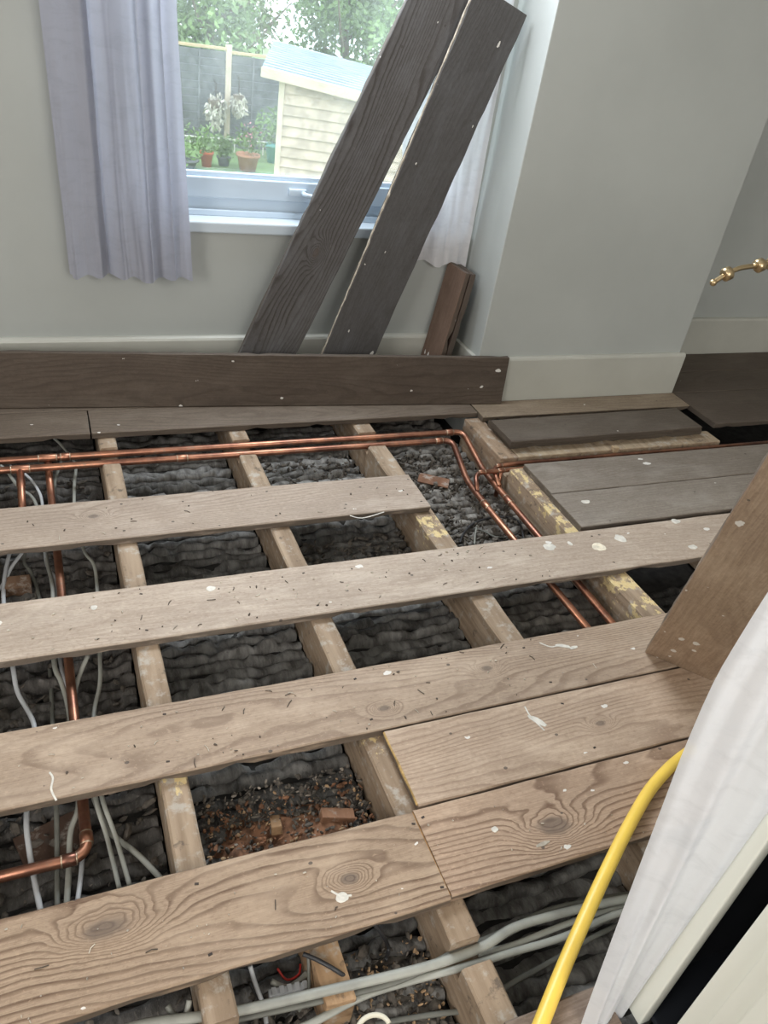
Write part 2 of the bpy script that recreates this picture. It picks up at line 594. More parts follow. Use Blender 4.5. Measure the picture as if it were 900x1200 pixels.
def blob(name, pt, r, mat, board, stretch=1.0, rz=0.0, ring=None):
    bm = bmesh.new()
    n = 18
    top = []; bot = []
    sd = random.random() * 50
    for k in range(n):
        a = 2 * pi * k / n
        q = r * (1 + 0.28 * noise.noise(Vector((cos(a) * 1.5 + sd, sin(a) * 1.5, sd))))
        x = q * cos(a) * stretch; y = q * sin(a)
        top.append(bm.verts.new((x * 0.93, y * 0.93, 0.0008))); bot.append(bm.verts.new((x, y, -0.0006)))
    bm.faces.new(top)
    for k in range(n):
        bm.faces.new((top[k], bot[k], bot[(k + 1) % n], top[(k + 1) % n]))
    bmesh.ops.recalc_face_normals(bm, faces=bm.faces)
    o = mesh_obj(name, bm, mat, board)
    o.location = (pt[0] - board.location.x, pt[1] - board.location.y, pt[2] - board.location.z)
    o.rotation_euler = (0, 0, rz)
    return o


# ================================================================== SETTING
WY = 2.635      # window wall face
BX0, BX1, BY = 1.49, 2.455, 2.40      # chimney breast
AY = 2.785      # alcove wall face
LX, RX, RY, CZ = -2.2, 4.2, -2.6, 2.55

# window wall with its opening
WX0, WX1, WZ0, WZ1 = 0.25, 1.47, 0.535, 2.15
bm = bmesh.new()
add_box(bm, LX - 0.1, WX0, WY, WY + 0.28, -0.3, CZ)
add_box(bm, WX1, BX0 + 0.02, WY, WY + 0.28, -0.3, CZ)
add_box(bm, WX0, WX1, WY, WY + 0.28, -0.3, WZ0)
add_box(bm, WX0, WX1, WY, WY + 0.28, WZ1, CZ)
struct('wall_back', bm, M_WALL)
bm = bmesh.new(); add_box(bm, BX0, BX1, BY, AY + 0.1, -0.3, CZ, 0.004)
struct('wall_chimney_breast', bm, M_WALL)
bm = bmesh.new(); add_box(bm, BX1 - 0.02, RX + 0.1, AY, AY + 0.15, -0.3, CZ)
struct('wall_alcove', bm, M_WALL)
bm = bmesh.new()
add_box(bm, LX - 0.1, LX, RY - 0.1, WY, -0.3, CZ)
struct('wall_left', bm, M_WALL)
bm = bmesh.new(); add_box(bm, RX, RX + 0.1, RY - 0.1, AY, -0.3, CZ)
struct('wall_right', bm, M_WALL)
bm = bmesh.new(); add_box(bm, LX - 0.1, RX + 0.1, RY - 0.1, RY, -0.3, CZ)
struct('wall_front', bm, M_WALL)
bm = bmesh.new(); add_box(bm, LX - 0.1, RX + 0.1, RY - 0.1, AY + 0.1, CZ, CZ + 0.1)
struct('ceiling', bm, M_CEIL)


def skirting(name, x0, x1, y_face, depth=0.02, h=0.178, ends=(0, 0)):
    """board with a rounded top edge"""
    bm = bmesh.new()
    d = depth
    prof = [(0, -0.002), (-d, -0.002), (-d, h - 0.012), (-d * 0.85, h - 0.004), (-d * 0.5, h), (0, h)]
    ra = [bm.verts.new((x0, y_face + p[0], p[1])) for p in prof]
    rb = [bm.verts.new((x1, y_face + p[0], p[1])) for p in prof]
    for k in range(len(prof)):
        bm.faces.new((ra[k], ra[(k + 1) % len(prof)], rb[(k + 1) % len(prof)], rb[k]))
    bm.faces.new(ra); bm.faces.new(rb)
    bmesh.ops.recalc_face_normals(bm, faces=bm.faces)
    return struct(name, bm, M_SKIRT)


skirting('baseboard_back', LX, BX0, WY)
skirting('baseboard_chimney_breast', BX0 + 0.0, BX1 + 0.02, BY, 0.018, 0.18)
skirting('baseboard_alcove', BX1 + 0.02, RX, AY, 0.02, 0.178)
bm = bmesh.new(); add_box(bm, BX1, BX1 + 0.02, BY, AY - 0.02, -0.002, 0.178, 0.003)
struct('baseboard_breast_side', bm, M_SKIRT)
bm = bmesh.new(); add_box(bm, BX0 - 0.018, BX0, BY, WY - 0.02, -0.002, 0.178, 0.003)
struct('baseboard_breast_left', bm, M_SKIRT)

# window: outer frame, opening sash, panes, handle
win = empty('window_1', ((WX0 + WX1) / 2, WY + 0.1, WZ0)); win['kind'] = 'structure'


def wpart(name, boxes, mat, bevel=0.003):
    bm = bmesh.new()
    for b in boxes:
        add_box(bm, b[0] - win.location.x, b[1] - win.location.x, b[2] - win.location.y, b[3] - win.location.y, b[4] - win.location.z, b[5] - win.location.z, bevel)
    return mesh_obj(name, bm, mat, win)


fy0, fy1 = 2.70, 2.77
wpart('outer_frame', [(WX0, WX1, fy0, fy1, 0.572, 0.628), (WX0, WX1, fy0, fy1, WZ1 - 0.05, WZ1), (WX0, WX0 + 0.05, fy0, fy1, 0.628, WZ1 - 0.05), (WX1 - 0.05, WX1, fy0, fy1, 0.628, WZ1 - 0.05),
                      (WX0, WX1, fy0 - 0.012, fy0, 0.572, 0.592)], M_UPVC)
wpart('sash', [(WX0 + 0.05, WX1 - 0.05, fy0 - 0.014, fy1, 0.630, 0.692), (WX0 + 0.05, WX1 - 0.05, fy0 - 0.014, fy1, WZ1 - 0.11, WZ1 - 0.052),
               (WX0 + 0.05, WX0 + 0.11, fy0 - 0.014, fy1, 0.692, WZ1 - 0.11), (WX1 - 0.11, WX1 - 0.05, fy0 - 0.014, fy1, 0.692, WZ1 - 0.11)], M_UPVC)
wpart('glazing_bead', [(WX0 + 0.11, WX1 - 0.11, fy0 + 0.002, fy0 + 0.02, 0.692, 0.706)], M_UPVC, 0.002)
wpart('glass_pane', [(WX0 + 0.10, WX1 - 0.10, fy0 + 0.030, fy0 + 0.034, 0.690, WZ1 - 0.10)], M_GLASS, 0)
hb = bmesh.new()
hp = aty(352, 226, fy0 - 0.02)
add_box(hb, -0.030, 0.030, -0.008, 0.006, -0.012, 0.012, 0.003)
add_tube(hb, bend_path([(0.018, -0.004, 0), (0.018, -0.030, 0), (0.05, -0.034, -0.004), (0.105, -0.034, -0.012)], 0.012), [0.008] * 13 + [0.006], 8)
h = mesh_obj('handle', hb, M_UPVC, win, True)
h.location = (hp.x - win.location.x - 0.01, hp.y - win.location.y, hp.z - win.location.z)
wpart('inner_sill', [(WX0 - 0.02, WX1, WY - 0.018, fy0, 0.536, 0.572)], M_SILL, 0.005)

# ------------------------------------------------------------------ floor: the slab below is the underside of the room; fixed boards are its pieces
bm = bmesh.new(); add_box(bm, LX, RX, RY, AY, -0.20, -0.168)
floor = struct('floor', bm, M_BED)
C_BACK = (0.150, 0.115, 0.085)
C_ALC = (0.105, 0.080, 0.060)


def fplank(*a, **k):
    o = plank('floorboard', *a, parent=floor, **k)
    return o


fplank(-2.15, 0.099, 2.300, 2.452, C_BACK, grain=0.35, splash=0.06)
fplank(0.104, 1.475, 2.300, 2.452, C_BACK, grain=0.4, splash=0.08)
fplank(-2.15, 1.470, 2.456, 2.615, C_BACK, grain=0.4)
fplank(2.478, 4.1, 2.102, 2.376, C_ALC, grain=0.35, splash=0.02)
fplank(2.478, 4.1, 2.380, 2.572, C_ALC, grain=0.35, splash=0.02)
fplank(2.478, 4.1, 2.576, 2.763, C_ALC, grain=0.35, splash=0.02)
fplank(1.482, 2.474, 2.262, 2.380, (0.26, 0.20, 0.14), grain=0.3, splash=0.05)
# boards under and behind the camera, out of frame but enclosing the void
for i in range(9):
    y1 = 0.395 - i * 0.335
    x0 = -2.15 if i > 0 else 0.556
    if y1 - 0.33 > RY:
        fplank(x0, 0.735 if i < 2 else 4.1, y1 - 0.332, y1, (0.24, 0.18, 0.14), grain=0.4)
fplank(-2.15, 0.50, 0.062, 0.30, (0.24, 0.18, 0.14), grain=0.4)

# ------------------------------------------------------------------ joists
J_BROWN = (0.37, 0.275, 0.19)
joists = [  # right edge x, width, label, stains (y, strength)
    (-0.255, 0.052, 'joist hidden under the left ends of the long boards', ()),
    (0.173, 0.052, 'narrow pale floor joist, leftmost of those in view, beside the left cables', ((0.985, 1.0),)),
    (0.591, 0.056, 'floor joist, second from left, yellow flakes beside the small opening', ((0.99, 0.9), (0.93, 0.5))),
    (1.045, 0.066, 'floor joist under the right end of the shortest long board, yellow flakes on top', ((1.64, 1.1), (1.70, 0.9), (1.18, 0.4))),
    (1.498, 0.075, 'thick floor joist right of the two copper pipes, crumbly yellow top', ((1.92, 0.9), (1.86, 1.0), (1.78, 0.9), (1.70, 1.1), (1.62, 1.2), (1.57, 1.1), (1.20, 0.8), (1.24, 0.9), (1.30, 1.1), (1.34, 1.1))),
    (1.95, 0.06, 'joist hidden under the right hand floorboards', ()),
    (2.40, 0.06, 'joist hidden under the boards before the alcove', ()),
]


def joist(xr_, wd, label, stains, y0=-2.55, y1=2.62, top=-0.0225, depth=0.125, notch=((2.145, 2.242, 0.026), (0.494, 0.536, 0.045)), col=J_BROWN):
    if xr_ > 1.2 and xr_ < 1.6:
        notch = ((0.494, 0.536, 0.045), (1.935, 2.005, 0.035)); y1 = 2.0
    elif xr_ > 1.9:
        y1 = 2.09; notch = ((1.935, 2.005, 0.035),)
    elif xr_ < 0:
        notch = ((2.145, 2.242, 0.026),)
    cuts = sorted({y0, y1, *[v for a, b, _ in notch for v in (a, b)]})
    ys = []
    for a, b in zip(cuts[:-1], cuts[1:]):
        k = max(1, int((b - a) / 0.03))
        ys += [a + (b - a) * i / k for i in range(k)]
    ys.append(y1)

    def topz(a, b):
        mid = (a + b) / 2
        for p, q, d in notch:
            if p - 1e-6 < mid < q + 1e-6: return top - d
        return top
    bm = bmesh.new()
    lay = bm.verts.layers.float.new('stain')
    cy = 0.0
    xl = -wd / 2; xh = wd / 2
    sd = xr_ * 7
    tip = []
    prev = None
    for i in range(len(ys) - 1):
        a, b = ys[i], ys[i + 1]
        tz = topz(a, b)
        newr = []
        for y in (a, b):
            ring = []
            for x, z in ((xl, top - depth), (xl, tz - 0.004), (xl + 0.004, tz), (0, tz), (xh - 0.004, tz), (xh, tz - 0.004), (xh, top - depth)):
                n1 = noise.noise(Vector((y * 12, x * 40 + sd, z * 20))) * 0.0016
                v = bm.verts.new((x + n1, y, z + (n1 if z < tz + 1 and z > top - depth else 0)))
                s = 0
                for (ys_, st) in stains:
                    s = max(s, st * math.exp(-((y - ys_) / 0.035) ** 2) * (1.0 if x > xl + 0.001 or z > tz - 0.02 else 0.4) * (1 if z > tz - 0.01 else 0.0))
                v[lay] = s
                ring.append(v)
            newr.append(ring)
        A, B = newr
        if prev is not None and abs(prev[1] - tz) < 1e-6:
            for q in range(len(A)):
                pass
        for q in range(len(A) - 1):
            bm.faces.new((A[q], A[q + 1], B[q + 1], B[q]))
        bm.faces.new((A[-1], A[0], B[0], B[-1]))
        if prev is None: bm.faces.new(A)
        elif abs(prev[1] - tz) > 1e-6:
            bm.faces.new(A); bm.faces.new(prev[0])
        prev = (B, tz)
    bm.faces.new(prev[0])
    bmesh.ops.remove_doubles(bm, verts=bm.verts, dist=1e-5)
    bmesh.ops.recalc_face_normals(bm, faces=bm.faces)
    o = mesh_obj('floor_joist', bm, M_JOIST)
    o.location = (xr_ - wd / 2, 0, 0)
    o.color = (*col, 1)
    tag(o, label, 'joist', 'floor joists')
    return o


for j in joists:
    joist(*j)

# trimmer (along the pipes) and trimming joist round the old hearth
def timber(name, x0, x1, y0, y1, z0, z1, label, cat, col=J_BROWN, bevel=0.004, mat=None):
    o = box(name, x0, x1, y0, y1, z0, z1, mat or M_JOIST, None, bevel)
    o.color = (*col, 1)
    return tag(o, label, cat)


timber('trimming_joist', 1.425, 1.497, 2.006, 2.298, -0.1475, -0.0225, 'short brown timber running back beside the copper pipe elbows towards the wall', 'joist', (0.34, 0.24, 0.16))
timber('trimmer', 1.499, 2.43, 2.006, 2.090, -0.1475, -0.0225, 'pale cross timber just behind the copper pipes, below the dark raised boards', 'joist', (0.40, 0.31, 0.21))

# ------------------------------------------------------------------ floorboards crossing the void, and those in place on the right
jx = (-0.28, 0.147, 0.563, 1.012, 1.46, 1.92)


def board_nails(b, x0, x1, y0, y1):
    pts = []
    for x in jx:
        if x0 + 0.01 < x < x1 - 0.005:
            pts += [(x + random.uniform(-0.008, 0.008), y0 + 0.03), (x + random.uniform(-0.008, 0.008), y1 - 0.03)]
    nails(b, pts)


BG = 'boards laid across the open joists'
bA = tag(plank('floorboard', -2.15, 0.5595, 0.597, 0.778, (0.37, 0.265, 0.18), grain=1.0, splash=0.07, knots=((0.005, 0.715, 0.024), (0.400, 0.685, 0.013))),
         'nearest long brown floorboard with bold grain and a big knot, at lower left', 'floorboard', BG)
board_nails(bA, -0.6, 0.56, 0.597, 0.778); nails(bA, [(0.552, 0.752), (0.552, 0.622)])
bA2 = tag(plank('floorboard', 0.5625, 1.95, 0.602, 0.780, (0.44, 0.31, 0.215), grain=1.0, splash=0.08, knots=((0.815, 0.672, 0.026),)),
          'near right floorboard with a large swirling knot, passing under the yellow tube', 'floorboard', BG)
board_nails(bA2, 0.58, 1.0, 0.602, 0.780); nails(bA2, [(0.575, 0.76)])
bB2 = tag(plank('floorboard', 0.578, 1.95, 0.785, 0.973, (0.46, 0.34, 0.245), grain=0.55, splash=0.10, knots=((1.06, 0.87, 0.010),)),
          'floorboard with a freshly sawn left end on the yellow-edged joist, right of the small opening', 'floorboard', BG)
board_nails(bB2, 0.6, 1.9, 0.785, 0.973)
bB = tag(plank('floorboard', -2.15, 1.95, 0.978, 1.156, (0.39, 0.29, 0.208), grain=0.62, splash=0.06, knots=((0.885, 1.085, 0.012), (0.60, 1.03, 0.010))),
         'full length floorboard above the small opening, running under the foot of the leaning plank', 'floorboard', BG)
board_nails(bB, -0.6, 1.9, 0.978, 1.156)
bC = tag(plank('floorboard', -2.15, 2.35, 1.350, 1.538, (0.46, 0.37, 0.292), grain=0.22, splash=0.10),
         'full length grey-brown floorboard with round pale paint spots, crossing the middle of the void', 'floorboard', BG)
board_nails(bC, -0.6, 1.5, 1.350, 1.538)
bD = tag(plank('floorboard', -2.15, 1.030, 1.740, 1.925, (0.40, 0.318, 0.25), grain=0.45, splash=0.06, knots=((0.07, 1.85, 0.012),)),
         'floorboard nearest the copper pipes at left, ending on the third joist', 'floorboard', BG)
board_nails(bD, -0.6, 1.03, 1.740, 1.925)
bE1 = tag(plank('floorboard', 1.468, 2.9, 1.745, 1.928, (0.225, 0.190, 0.155), grain=0.25, splash=0.06),
          'grey floorboard at right directly in front of the twin small copper pipes', 'floorboard', 'fixed boards at right of the thick joist')
bE2 = tag(plank('floorboard', 1.463, 2.7, 1.558, 1.741, (0.25, 0.213, 0.175), grain=0.25, splash=0.08),
          'grey floorboard at right between the pipe-side board and the board with paint spots', 'floorboard', 'fixed boards at right of the thick joist')
# paint spots and filler on the boards
for px, py, r, m_, st in ((644, 641, 0.017, M_WHITE, 1.2), (702, 641, 0.019, M_FILLER, 1.15), (727, 631, 0.019, M_WHITE, 1.0), (668, 637, 0.010, M_WHITE, 0.7), (792, 611, 0.013, M_WHITE, 1.4), (812, 641, 0.011, M_WHITE, 1.5), (686, 588, 0.010, M_WHITE, 1.8), (110, 712, 0.008, M_WHITE, 1.0), (247, 690, 0.010, M_WHITE, 1.2)):
    p = atz(px, py, 0)
    blob('paint_spot', p, r, m_, bC if p.y < 1.54 else bE2, st)
for px, py, r, st, rz in ((630, 845, 0.008, 3.2, -0.9), (660, 757, 0.006, 3.5, -0.4), (672, 759, 0.005, 2.5, 0.1)):
    p = atz(px, py, 0)
    blob('paint_streak', p, r, M_WHITE, bB if p.y > 0.976 else bB2, st, rz)
for px, py, r in ((401, 1052, 0.010), (580, 972, 0.006)):
    p = atz(px, py, 0)
    blob('paint_spot', p, r, M_WHITE, bA if p.x < 0.56 else bA2, 1.1)
for pts_, b_ in ((((58, 905), (62, 912), (60, 925), (66, 938)), bB), (((632, 753), (645, 758), (655, 757), (672, 760)), bB), (((615, 828), (622, 840), (632, 850), (638, 856)), bB2), (((410, 604), (425, 607), (450, 600)), bD), (((388, 1044), (400, 1050), (412, 1049)), bA)):
    q_ = [atz(x_, y_, 0.0005) - b_.location for x_, y_ in pts_]
    bm = bmesh.new(); add_tube(bm, smooth_path(q_, 4), 0.0019, 6, 0.3); mesh_obj('paint_streak', bm, M_WHITE, b_)
for k_ in range(46):
    b_ = random.choice((bB, bB, bC, bC, bD, bA))
    y_ = b_.location.y + random.uniform(-0.08, 0.08); x_ = random.uniform(-0.12, 0.95 if b_ is bD else (0.54 if b_ is bA else 1.2)); a_ = random.uniform(0, 3.14); l_ = random.uniform(0.004, 0.011)
    bm = bmesh.new(); add_tube(bm, [(-l_, 0, 0), (0, random.uniform(-.002, .002), 0.001), (l_, 0, 0)], 0.0009, 5)
    o = mesh_obj('splinter', bm, random.choice((M_CRUMB, M_CRUMBD, M_CRUMBD)), b_); o.location = (x_ - b_.location.x, y_ - b_.location.y, 0.001); o.rotation_euler = (0, 0, a_)
p = atz(636, 989, 0.0)
blob('splinter', p, 0.004, M_CRUMB, bA2, 4.0, 0.1)
# orange foam line left in the sawn joint
bm = bmesh.new()
add_tube(bm, smooth_path([(0.5775 - bB2.location.x + random.uniform(-.001, .001), y - bB2.location.y, -0.003) for y in (0.970, 0.94, 0.90, 0.86, 0.82, 0.79)]), 0.003, 6)
mesh_obj('sawn_edge', bm, plain('fresh_sawn_orange', (0.48, 0.31, 0.12), 0.9, var=0.4, scale=60), bB2)
bm = bmesh.new()
add_tube(bm, [(0.5605 - bA2.location.x, y - bA2.location.y, -0.004) for y in (0.777, 0.72, 0.66, 0.605)], 0.0022, 6)
mesh_obj('sawn_edge', bm, plain('fresh_sawn_orange_line', (0.36, 0.19, 0.07), 0.9, var=0.4, scale=60), bA2)

# dark raised boards lying on the hearth timbers
bH = plank('loose_floorboard', 1.475, 2.35, 2.045, 2.205, (0.105, 0.082, 0.062), z=0.0225, T=0.021, grain=0.3, splash=0.03)
bH.rotation_euler = (0, 0, 0.012)
tag(bH, 'dark loose board lying flat, topmost of the pair before the chimney breast', 'floorboard', 'loose boards before the chimney breast')
bH2 = plank('loose_floorboard', 1.49, 2.37, 2.060, 2.235, (0.12, 0.095, 0.07), z=0.0005, grain=0.3, splash=0.02, T=0.022)
tag(bH2, 'dark loose board lying under another before the chimney breast', 'floorboard', 'loose boards before the chimney breast')

# ------------------------------------------------------------------ board standing on edge along the wall
a = Vector((-0.60, 2.518, 0.0)); b = Vector((1.605, 2.352, 0.0))
d = (b - a); L = d.length; d.normalize()
upv = Vector((0.0, 0.10, 1.0)).normalized()
nrm = d.cross(upv).normalized()           # faces the camera
upv = nrm.cross(d).normalized()
Wd = 0.186
ctr = (a + b) / 2 + upv * (Wd / 2 + 0.002)
M = Matrix((d, upv, nrm)).transposed().to_4x4(); M.translation = ctr
o = plank('floorboard', -L / 2, L / 2, -Wd / 2, Wd / 2, (0.092, 0.068, 0.050), M=M, grain=0.45, splash=0.11)
tag(o, 'dark brown floorboard standing on its long edge below the window', 'floorboard')


# ------------------------------------------------------------------ boards leaning by the window
def leaning(p_bl, p_br, q_tl, col, label, W=None, L=None, T=0.022, **k):
    """p_bl, p_br: bottom corners; q_tl: a point along the left edge higher up"""
    long_ = (q_tl - p_bl).normalized()
    side = (p_br - p_bl); side = (side - long_ * side.dot(long_)).normalized()
    n_ = long_.cross(side).normalized()
    n_ = n_ if n_.y < 0 else -n_
    xa = long_; ya = n_.cross(xa)
    L = L or (q_tl - p_bl).length
    sgn = 1 if ya.dot(side) > 0 else -1
    ctr_ = p_bl + xa * (L / 2) + ya * (sgn * W / 2)
    M_ = Matrix((xa, ya, n_)).transposed().to_4x4(); M_.translation = ctr_
    o_ = plank('floorboard', -L / 2, L / 2, -W / 2, W / 2, col, M=M_, T=T, **k)
    tag(o_, label, 'floorboard', 'boards leaning against the window')
    return o_


# image-measured edge lines on their own planes (foot on the floor behind the edge board)
def on_plane(px, py, yb, yt):
    """point on the plane y = yb + (yt-yb)*z/1.27"""
    dr = ray(px, py)
    k = (yt - yb) / 1.27
    t = (yb + k * CAMH) / (dr.y - k * dr.z)
    return Vector((0, 0, CAMH)) + dr * t


def lean_from_px(bl, br, tl, tr, yb, yt, ztop, **k):
    BL = on_plane(*bl, yb, yt); BR = on_plane(*br, yb, yt); TL = on_plane(*tl, yb, yt); TR = on_plane(*tr, yb, yt)
    dl = (TL - BL).normalized(); drr = (TR - BR).normalized(); dd = (dl + drr).normalized()
    W_ = ((BR - BL) - dd * (BR - BL).dot(dd)).length
    W2 = ((TR - TL) - dd * (TR - TL).dot(dd)).length
    W_ = (W_ + W2) / 2
    mid = ((BL + BR) / 2)
    side = ((BR - BL) - dd * (BR - BL).dot(dd)).normalized()
    # run down so that the lower corner touches z=0
    c1 = mid - side * W_ / 2; c2 = mid + side * W_ / 2
    low = min(c1.z, c2.z)
    s = low / dd.z
    c1 = c1 - dd * s; c2 = c2 - dd * s
    L_ = (ztop - min(c1.z, c2.z)) / dd.z
    return leaning(c1, c2, c1 + dd, W=W_, L=L_, **k)


lean_from_px((277, 415), (350, 415), (480, 0), (553, 0), 2.494, 2.548, 1.50, col=(0.098, 0.092, 0.090), grain=0.95, splash=0.12, knots=((-0.30, 0.005, 0.016),),
             label='left of two long dark boards leaning across the window, with visible swirling grain')
lean_from_px((378, 418), (438, 418), (551, 0), (622, 12), 2.492, 2.512, 1.262, col=(0.082, 0.078, 0.077), grain=0.3, splash=0.08, rag=0.003,
             label='right of two long dark boards leaning across the window, its square top end in view')

# short offcut pair standing in the corner against the chimney breast
def upright_offcut(xa, xb, y0, y1, xt, h, col, label):
    long_ = Vector((xt - xa, 0.012, h)).normalized()
    L_ = Vector((xt - xa, 0, h)).length
    ya = Vector((0, 1, 0)); ya = (ya - long_ * ya.dot(long_)).normalized()
    n_ = long_.cross(ya); n_ = n_ if n_.x < 0 else -n_
    yv = n_.cross(long_)
    M_ = Matrix((long_, yv, n_)).transposed().to_4x4()
    M_.translation = Vector((xa, (y0 + y1) / 2, 0)) + long_ * L_ / 2 + Vector((0, 0, 0.006))
    o_ = plank('floorboard', -L_ / 2, L_ / 2, -(y1 - y0) / 2, (y1 - y0) / 2, col, M=M_, grain=0.4, splash=0.05)
    return tag(o_, label, 'floorboard', 'short boards in the corner by the chimney breast')


def split_edge(board, L_, y_, seed):
    bm = bmesh.new()
    pp = []; rr = []
    for k in range(90):
        x_ = -L_ / 2 + L_ * (k + 0.5) / 90
        pp.append(Vector((x_, y_ + 0.0015 * noise.noise(Vector((x_ * 50, seed, 0))), -0.006 + 0.004 * noise.noise(Vector((x_ * 30, seed, 5))))))
        rr.append(0.0042 * (0.6 + 0.9 * abs(noise.noise(Vector((x_ * 25, seed, 9))))))
    add_tube(bm, pp, rr, 6)
    mesh_obj('split_edge', bm, M_CRUMB, board)


for o_ in [q for q in COL.objects if q.get('label', '').startswith('right of two long dark')]:
    xs = [v.co for v in o_.data.vertices]
    Lb = max(v.x for v in xs) * 2; Wb = max(v.y for v in xs)
    sx = -1 if (o_.matrix_world @ Vector((0, -Wb, 0))).x < (o_.matrix_world @ Vector((0, Wb, 0))).x else 1
    split_edge(o_, Lb, sx * (Wb - 0.001), 3.0)
upright_offcut(1.345, 0, 2.462, 2.608, 1.405, 0.462, (0.16, 0.10, 0.07), 'short brown offcut standing upright in the corner, the one on the window side')
upright_offcut(1.371, 0, 2.464, 2.608, 1.432, 0.458, (0.10, 0.07, 0.055), 'short dark offcut standing upright in the corner, the one next to the chimney breast')

# plank leaning at the right, foot on the boards
P0 = Vector((1.3114, 1.0382, 0.0)); P1 = Vector((1.4235, 0.9118, 0.0))
e = (P1 - P0).normalized(); dl = Vector((-0.45173, -0.40085, 0.79703)).normalized()
n_ = dl.cross(e); n_ = n_ if (Vector((0, 0, CAMH)) - P0).dot(n_) > 0 else -n_
ya = n_.cross(dl)
Lp = 1.13; Wp = (P1 - P0).length
M = Matrix((dl, ya, n_)).transposed().to_4x4(); M.translation = (P0 + P1) / 2 + dl * (Lp / 2) + Vector((0, 0, 0.002))
o = plank('floorboard', -Lp / 2, Lp / 2, -Wp / 2, Wp / 2, (0.38, 0.275, 0.19), M=M, grain=0.25, splash=0.16, rag=0.002)
tag(o, 'lifted brown plank with paint flecks propped up at the right beside the white sheet', 'floorboard')

# ------------------------------------------------------------------ lath and plaster between the joists
RID = []


def ridge_mesh(W, seed, kind=0):
    """one squeezed-out roll of plaster between two laths, length 1 along X (scaled to the bay)"""
    bm = bmesh.new()
    nx, ns = 26, 8
    rings = []
    for i in range(nx + 1):
        x = -0.5 + i / nx
        ring = []
        w_ = W * (0.60 + 0.22 * noise.noise(Vector((x * 7, seed, 1.0))))
        hgt = 0.021 * (1.0 + 0.85 * noise.noise(Vector((x * 8, seed, 7.0))) + 0.35 * noise.noise(Vector((x * 25, seed, 3.0))))
        if noise.noise(Vector((x * 6.5, seed * 2.3, 11))) < -0.30: hgt *= 0.35
        off = 0.010 * noise.noise(Vector((x * 5, seed, 17.0)))
        curl = 0.016 * noise.noise(Vector((x * 9, seed, 23.0))) - 0.006
        for k in range(ns + 1):
            a_ = pi * k / ns
            y = -cos(a_) * w_
            z = sin(a_) ** 0.7 * hgt
            y += curl * (z / 0.02) + off
            q = noise.noise(Vector((x * 30, y * 130 + seed, z * 130)))
            ring.append(bm.verts.new((x, y + q * 0.0022, z + q * 0.0045 - 0.001)))
        rings.append(ring)
    for a_, b_ in zip(rings[:-1], rings[1:]):
        for k in range(ns):
            bm.faces.new((a_[k], b_[k], b_[k + 1], a_[k + 1]))
    me = bpy.data.meshes.new('plaster_ridge'); bm.normal_update(); bm.to_mesh(me); bm.free()
    for p_ in me.polygons: p_.use_smooth = True
    me.materials.append(M_PLASTER)
    return me


for s in range(10):
    RID.append(ridge_mesh(0.026, s * 5.7 + 1))
PITCH = 0.0345
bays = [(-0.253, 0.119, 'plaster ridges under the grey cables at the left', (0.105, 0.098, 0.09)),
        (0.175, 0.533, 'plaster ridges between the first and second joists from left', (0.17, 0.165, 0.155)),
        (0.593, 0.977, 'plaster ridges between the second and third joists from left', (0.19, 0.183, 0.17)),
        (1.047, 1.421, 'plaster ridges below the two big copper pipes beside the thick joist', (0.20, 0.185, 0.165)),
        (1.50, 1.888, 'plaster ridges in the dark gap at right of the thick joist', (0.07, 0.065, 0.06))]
for bi, (x0, x1, lab, colr) in enumerate(bays):
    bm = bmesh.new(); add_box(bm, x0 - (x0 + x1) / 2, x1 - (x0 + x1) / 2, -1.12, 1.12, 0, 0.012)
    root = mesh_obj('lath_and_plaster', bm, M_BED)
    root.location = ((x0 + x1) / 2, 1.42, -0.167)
    tag(root, 'dark ' + lab, 'plaster', 'lath and plaster seen from above')
    nrow = int(2.22 / PITCH)
    for r_ in range(nrow):
        y = -1.10 + (r_ + 0.5) * PITCH
        if bi == 4 and not (0.9 < y + 1.42 < 1.4): continue
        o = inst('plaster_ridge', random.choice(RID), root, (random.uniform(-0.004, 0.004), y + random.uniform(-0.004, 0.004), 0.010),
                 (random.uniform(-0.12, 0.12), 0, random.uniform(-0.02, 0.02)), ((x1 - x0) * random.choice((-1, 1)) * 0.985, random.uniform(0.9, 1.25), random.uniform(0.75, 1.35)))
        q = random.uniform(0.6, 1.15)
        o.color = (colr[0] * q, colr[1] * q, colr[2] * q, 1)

# loose rubble ------------------------------------------------------
def rubble(name, label, cat, pts, mat, parent=None, size=(0.003, 0.009)):
    bm = bmesh.new()
    for p_ in pts:
        s_ = random.uniform(*size)
        r_ = bmesh.ops.create_icosphere(bm, subdivisions=1, radius=s_)
        Mx = Matrix.Rotation(random.uniform(0, 6), 3, Vector((random.random(), random.random(), random.random() + 0.01)).normalized())
        sc_ = (random.uniform(0.6, 1.9), random.uniform(0.5, 1.2), random.uniform(0.25, 0.7))
        for v in r_['verts']:
            c_ = Vector((v.co.x * sc_[0], v.co.y * sc_[1], v.co.z * sc_[2])) * random.uniform(0.8, 1.2)
            v.co = Mx @ c_ * 1.0 + p_
    c = sum((Vector(p_) for p_ in pts), Vector()) / len(pts)
    bmesh.ops.translate(bm, vec=-c, verts=bm.verts)
    o_ = mesh_obj(name, bm, mat)
    o_.location = c
    tag(o_, label, cat, kind='stuff')
    return o_


def scatter(n_, x0, x1, y0, y1, z, jz=0.006):
    return [Vector((random.uniform(x0, x1), random.uniform(y0, y1), z + random.uniform(0, jz))) for _ in range(n_)]


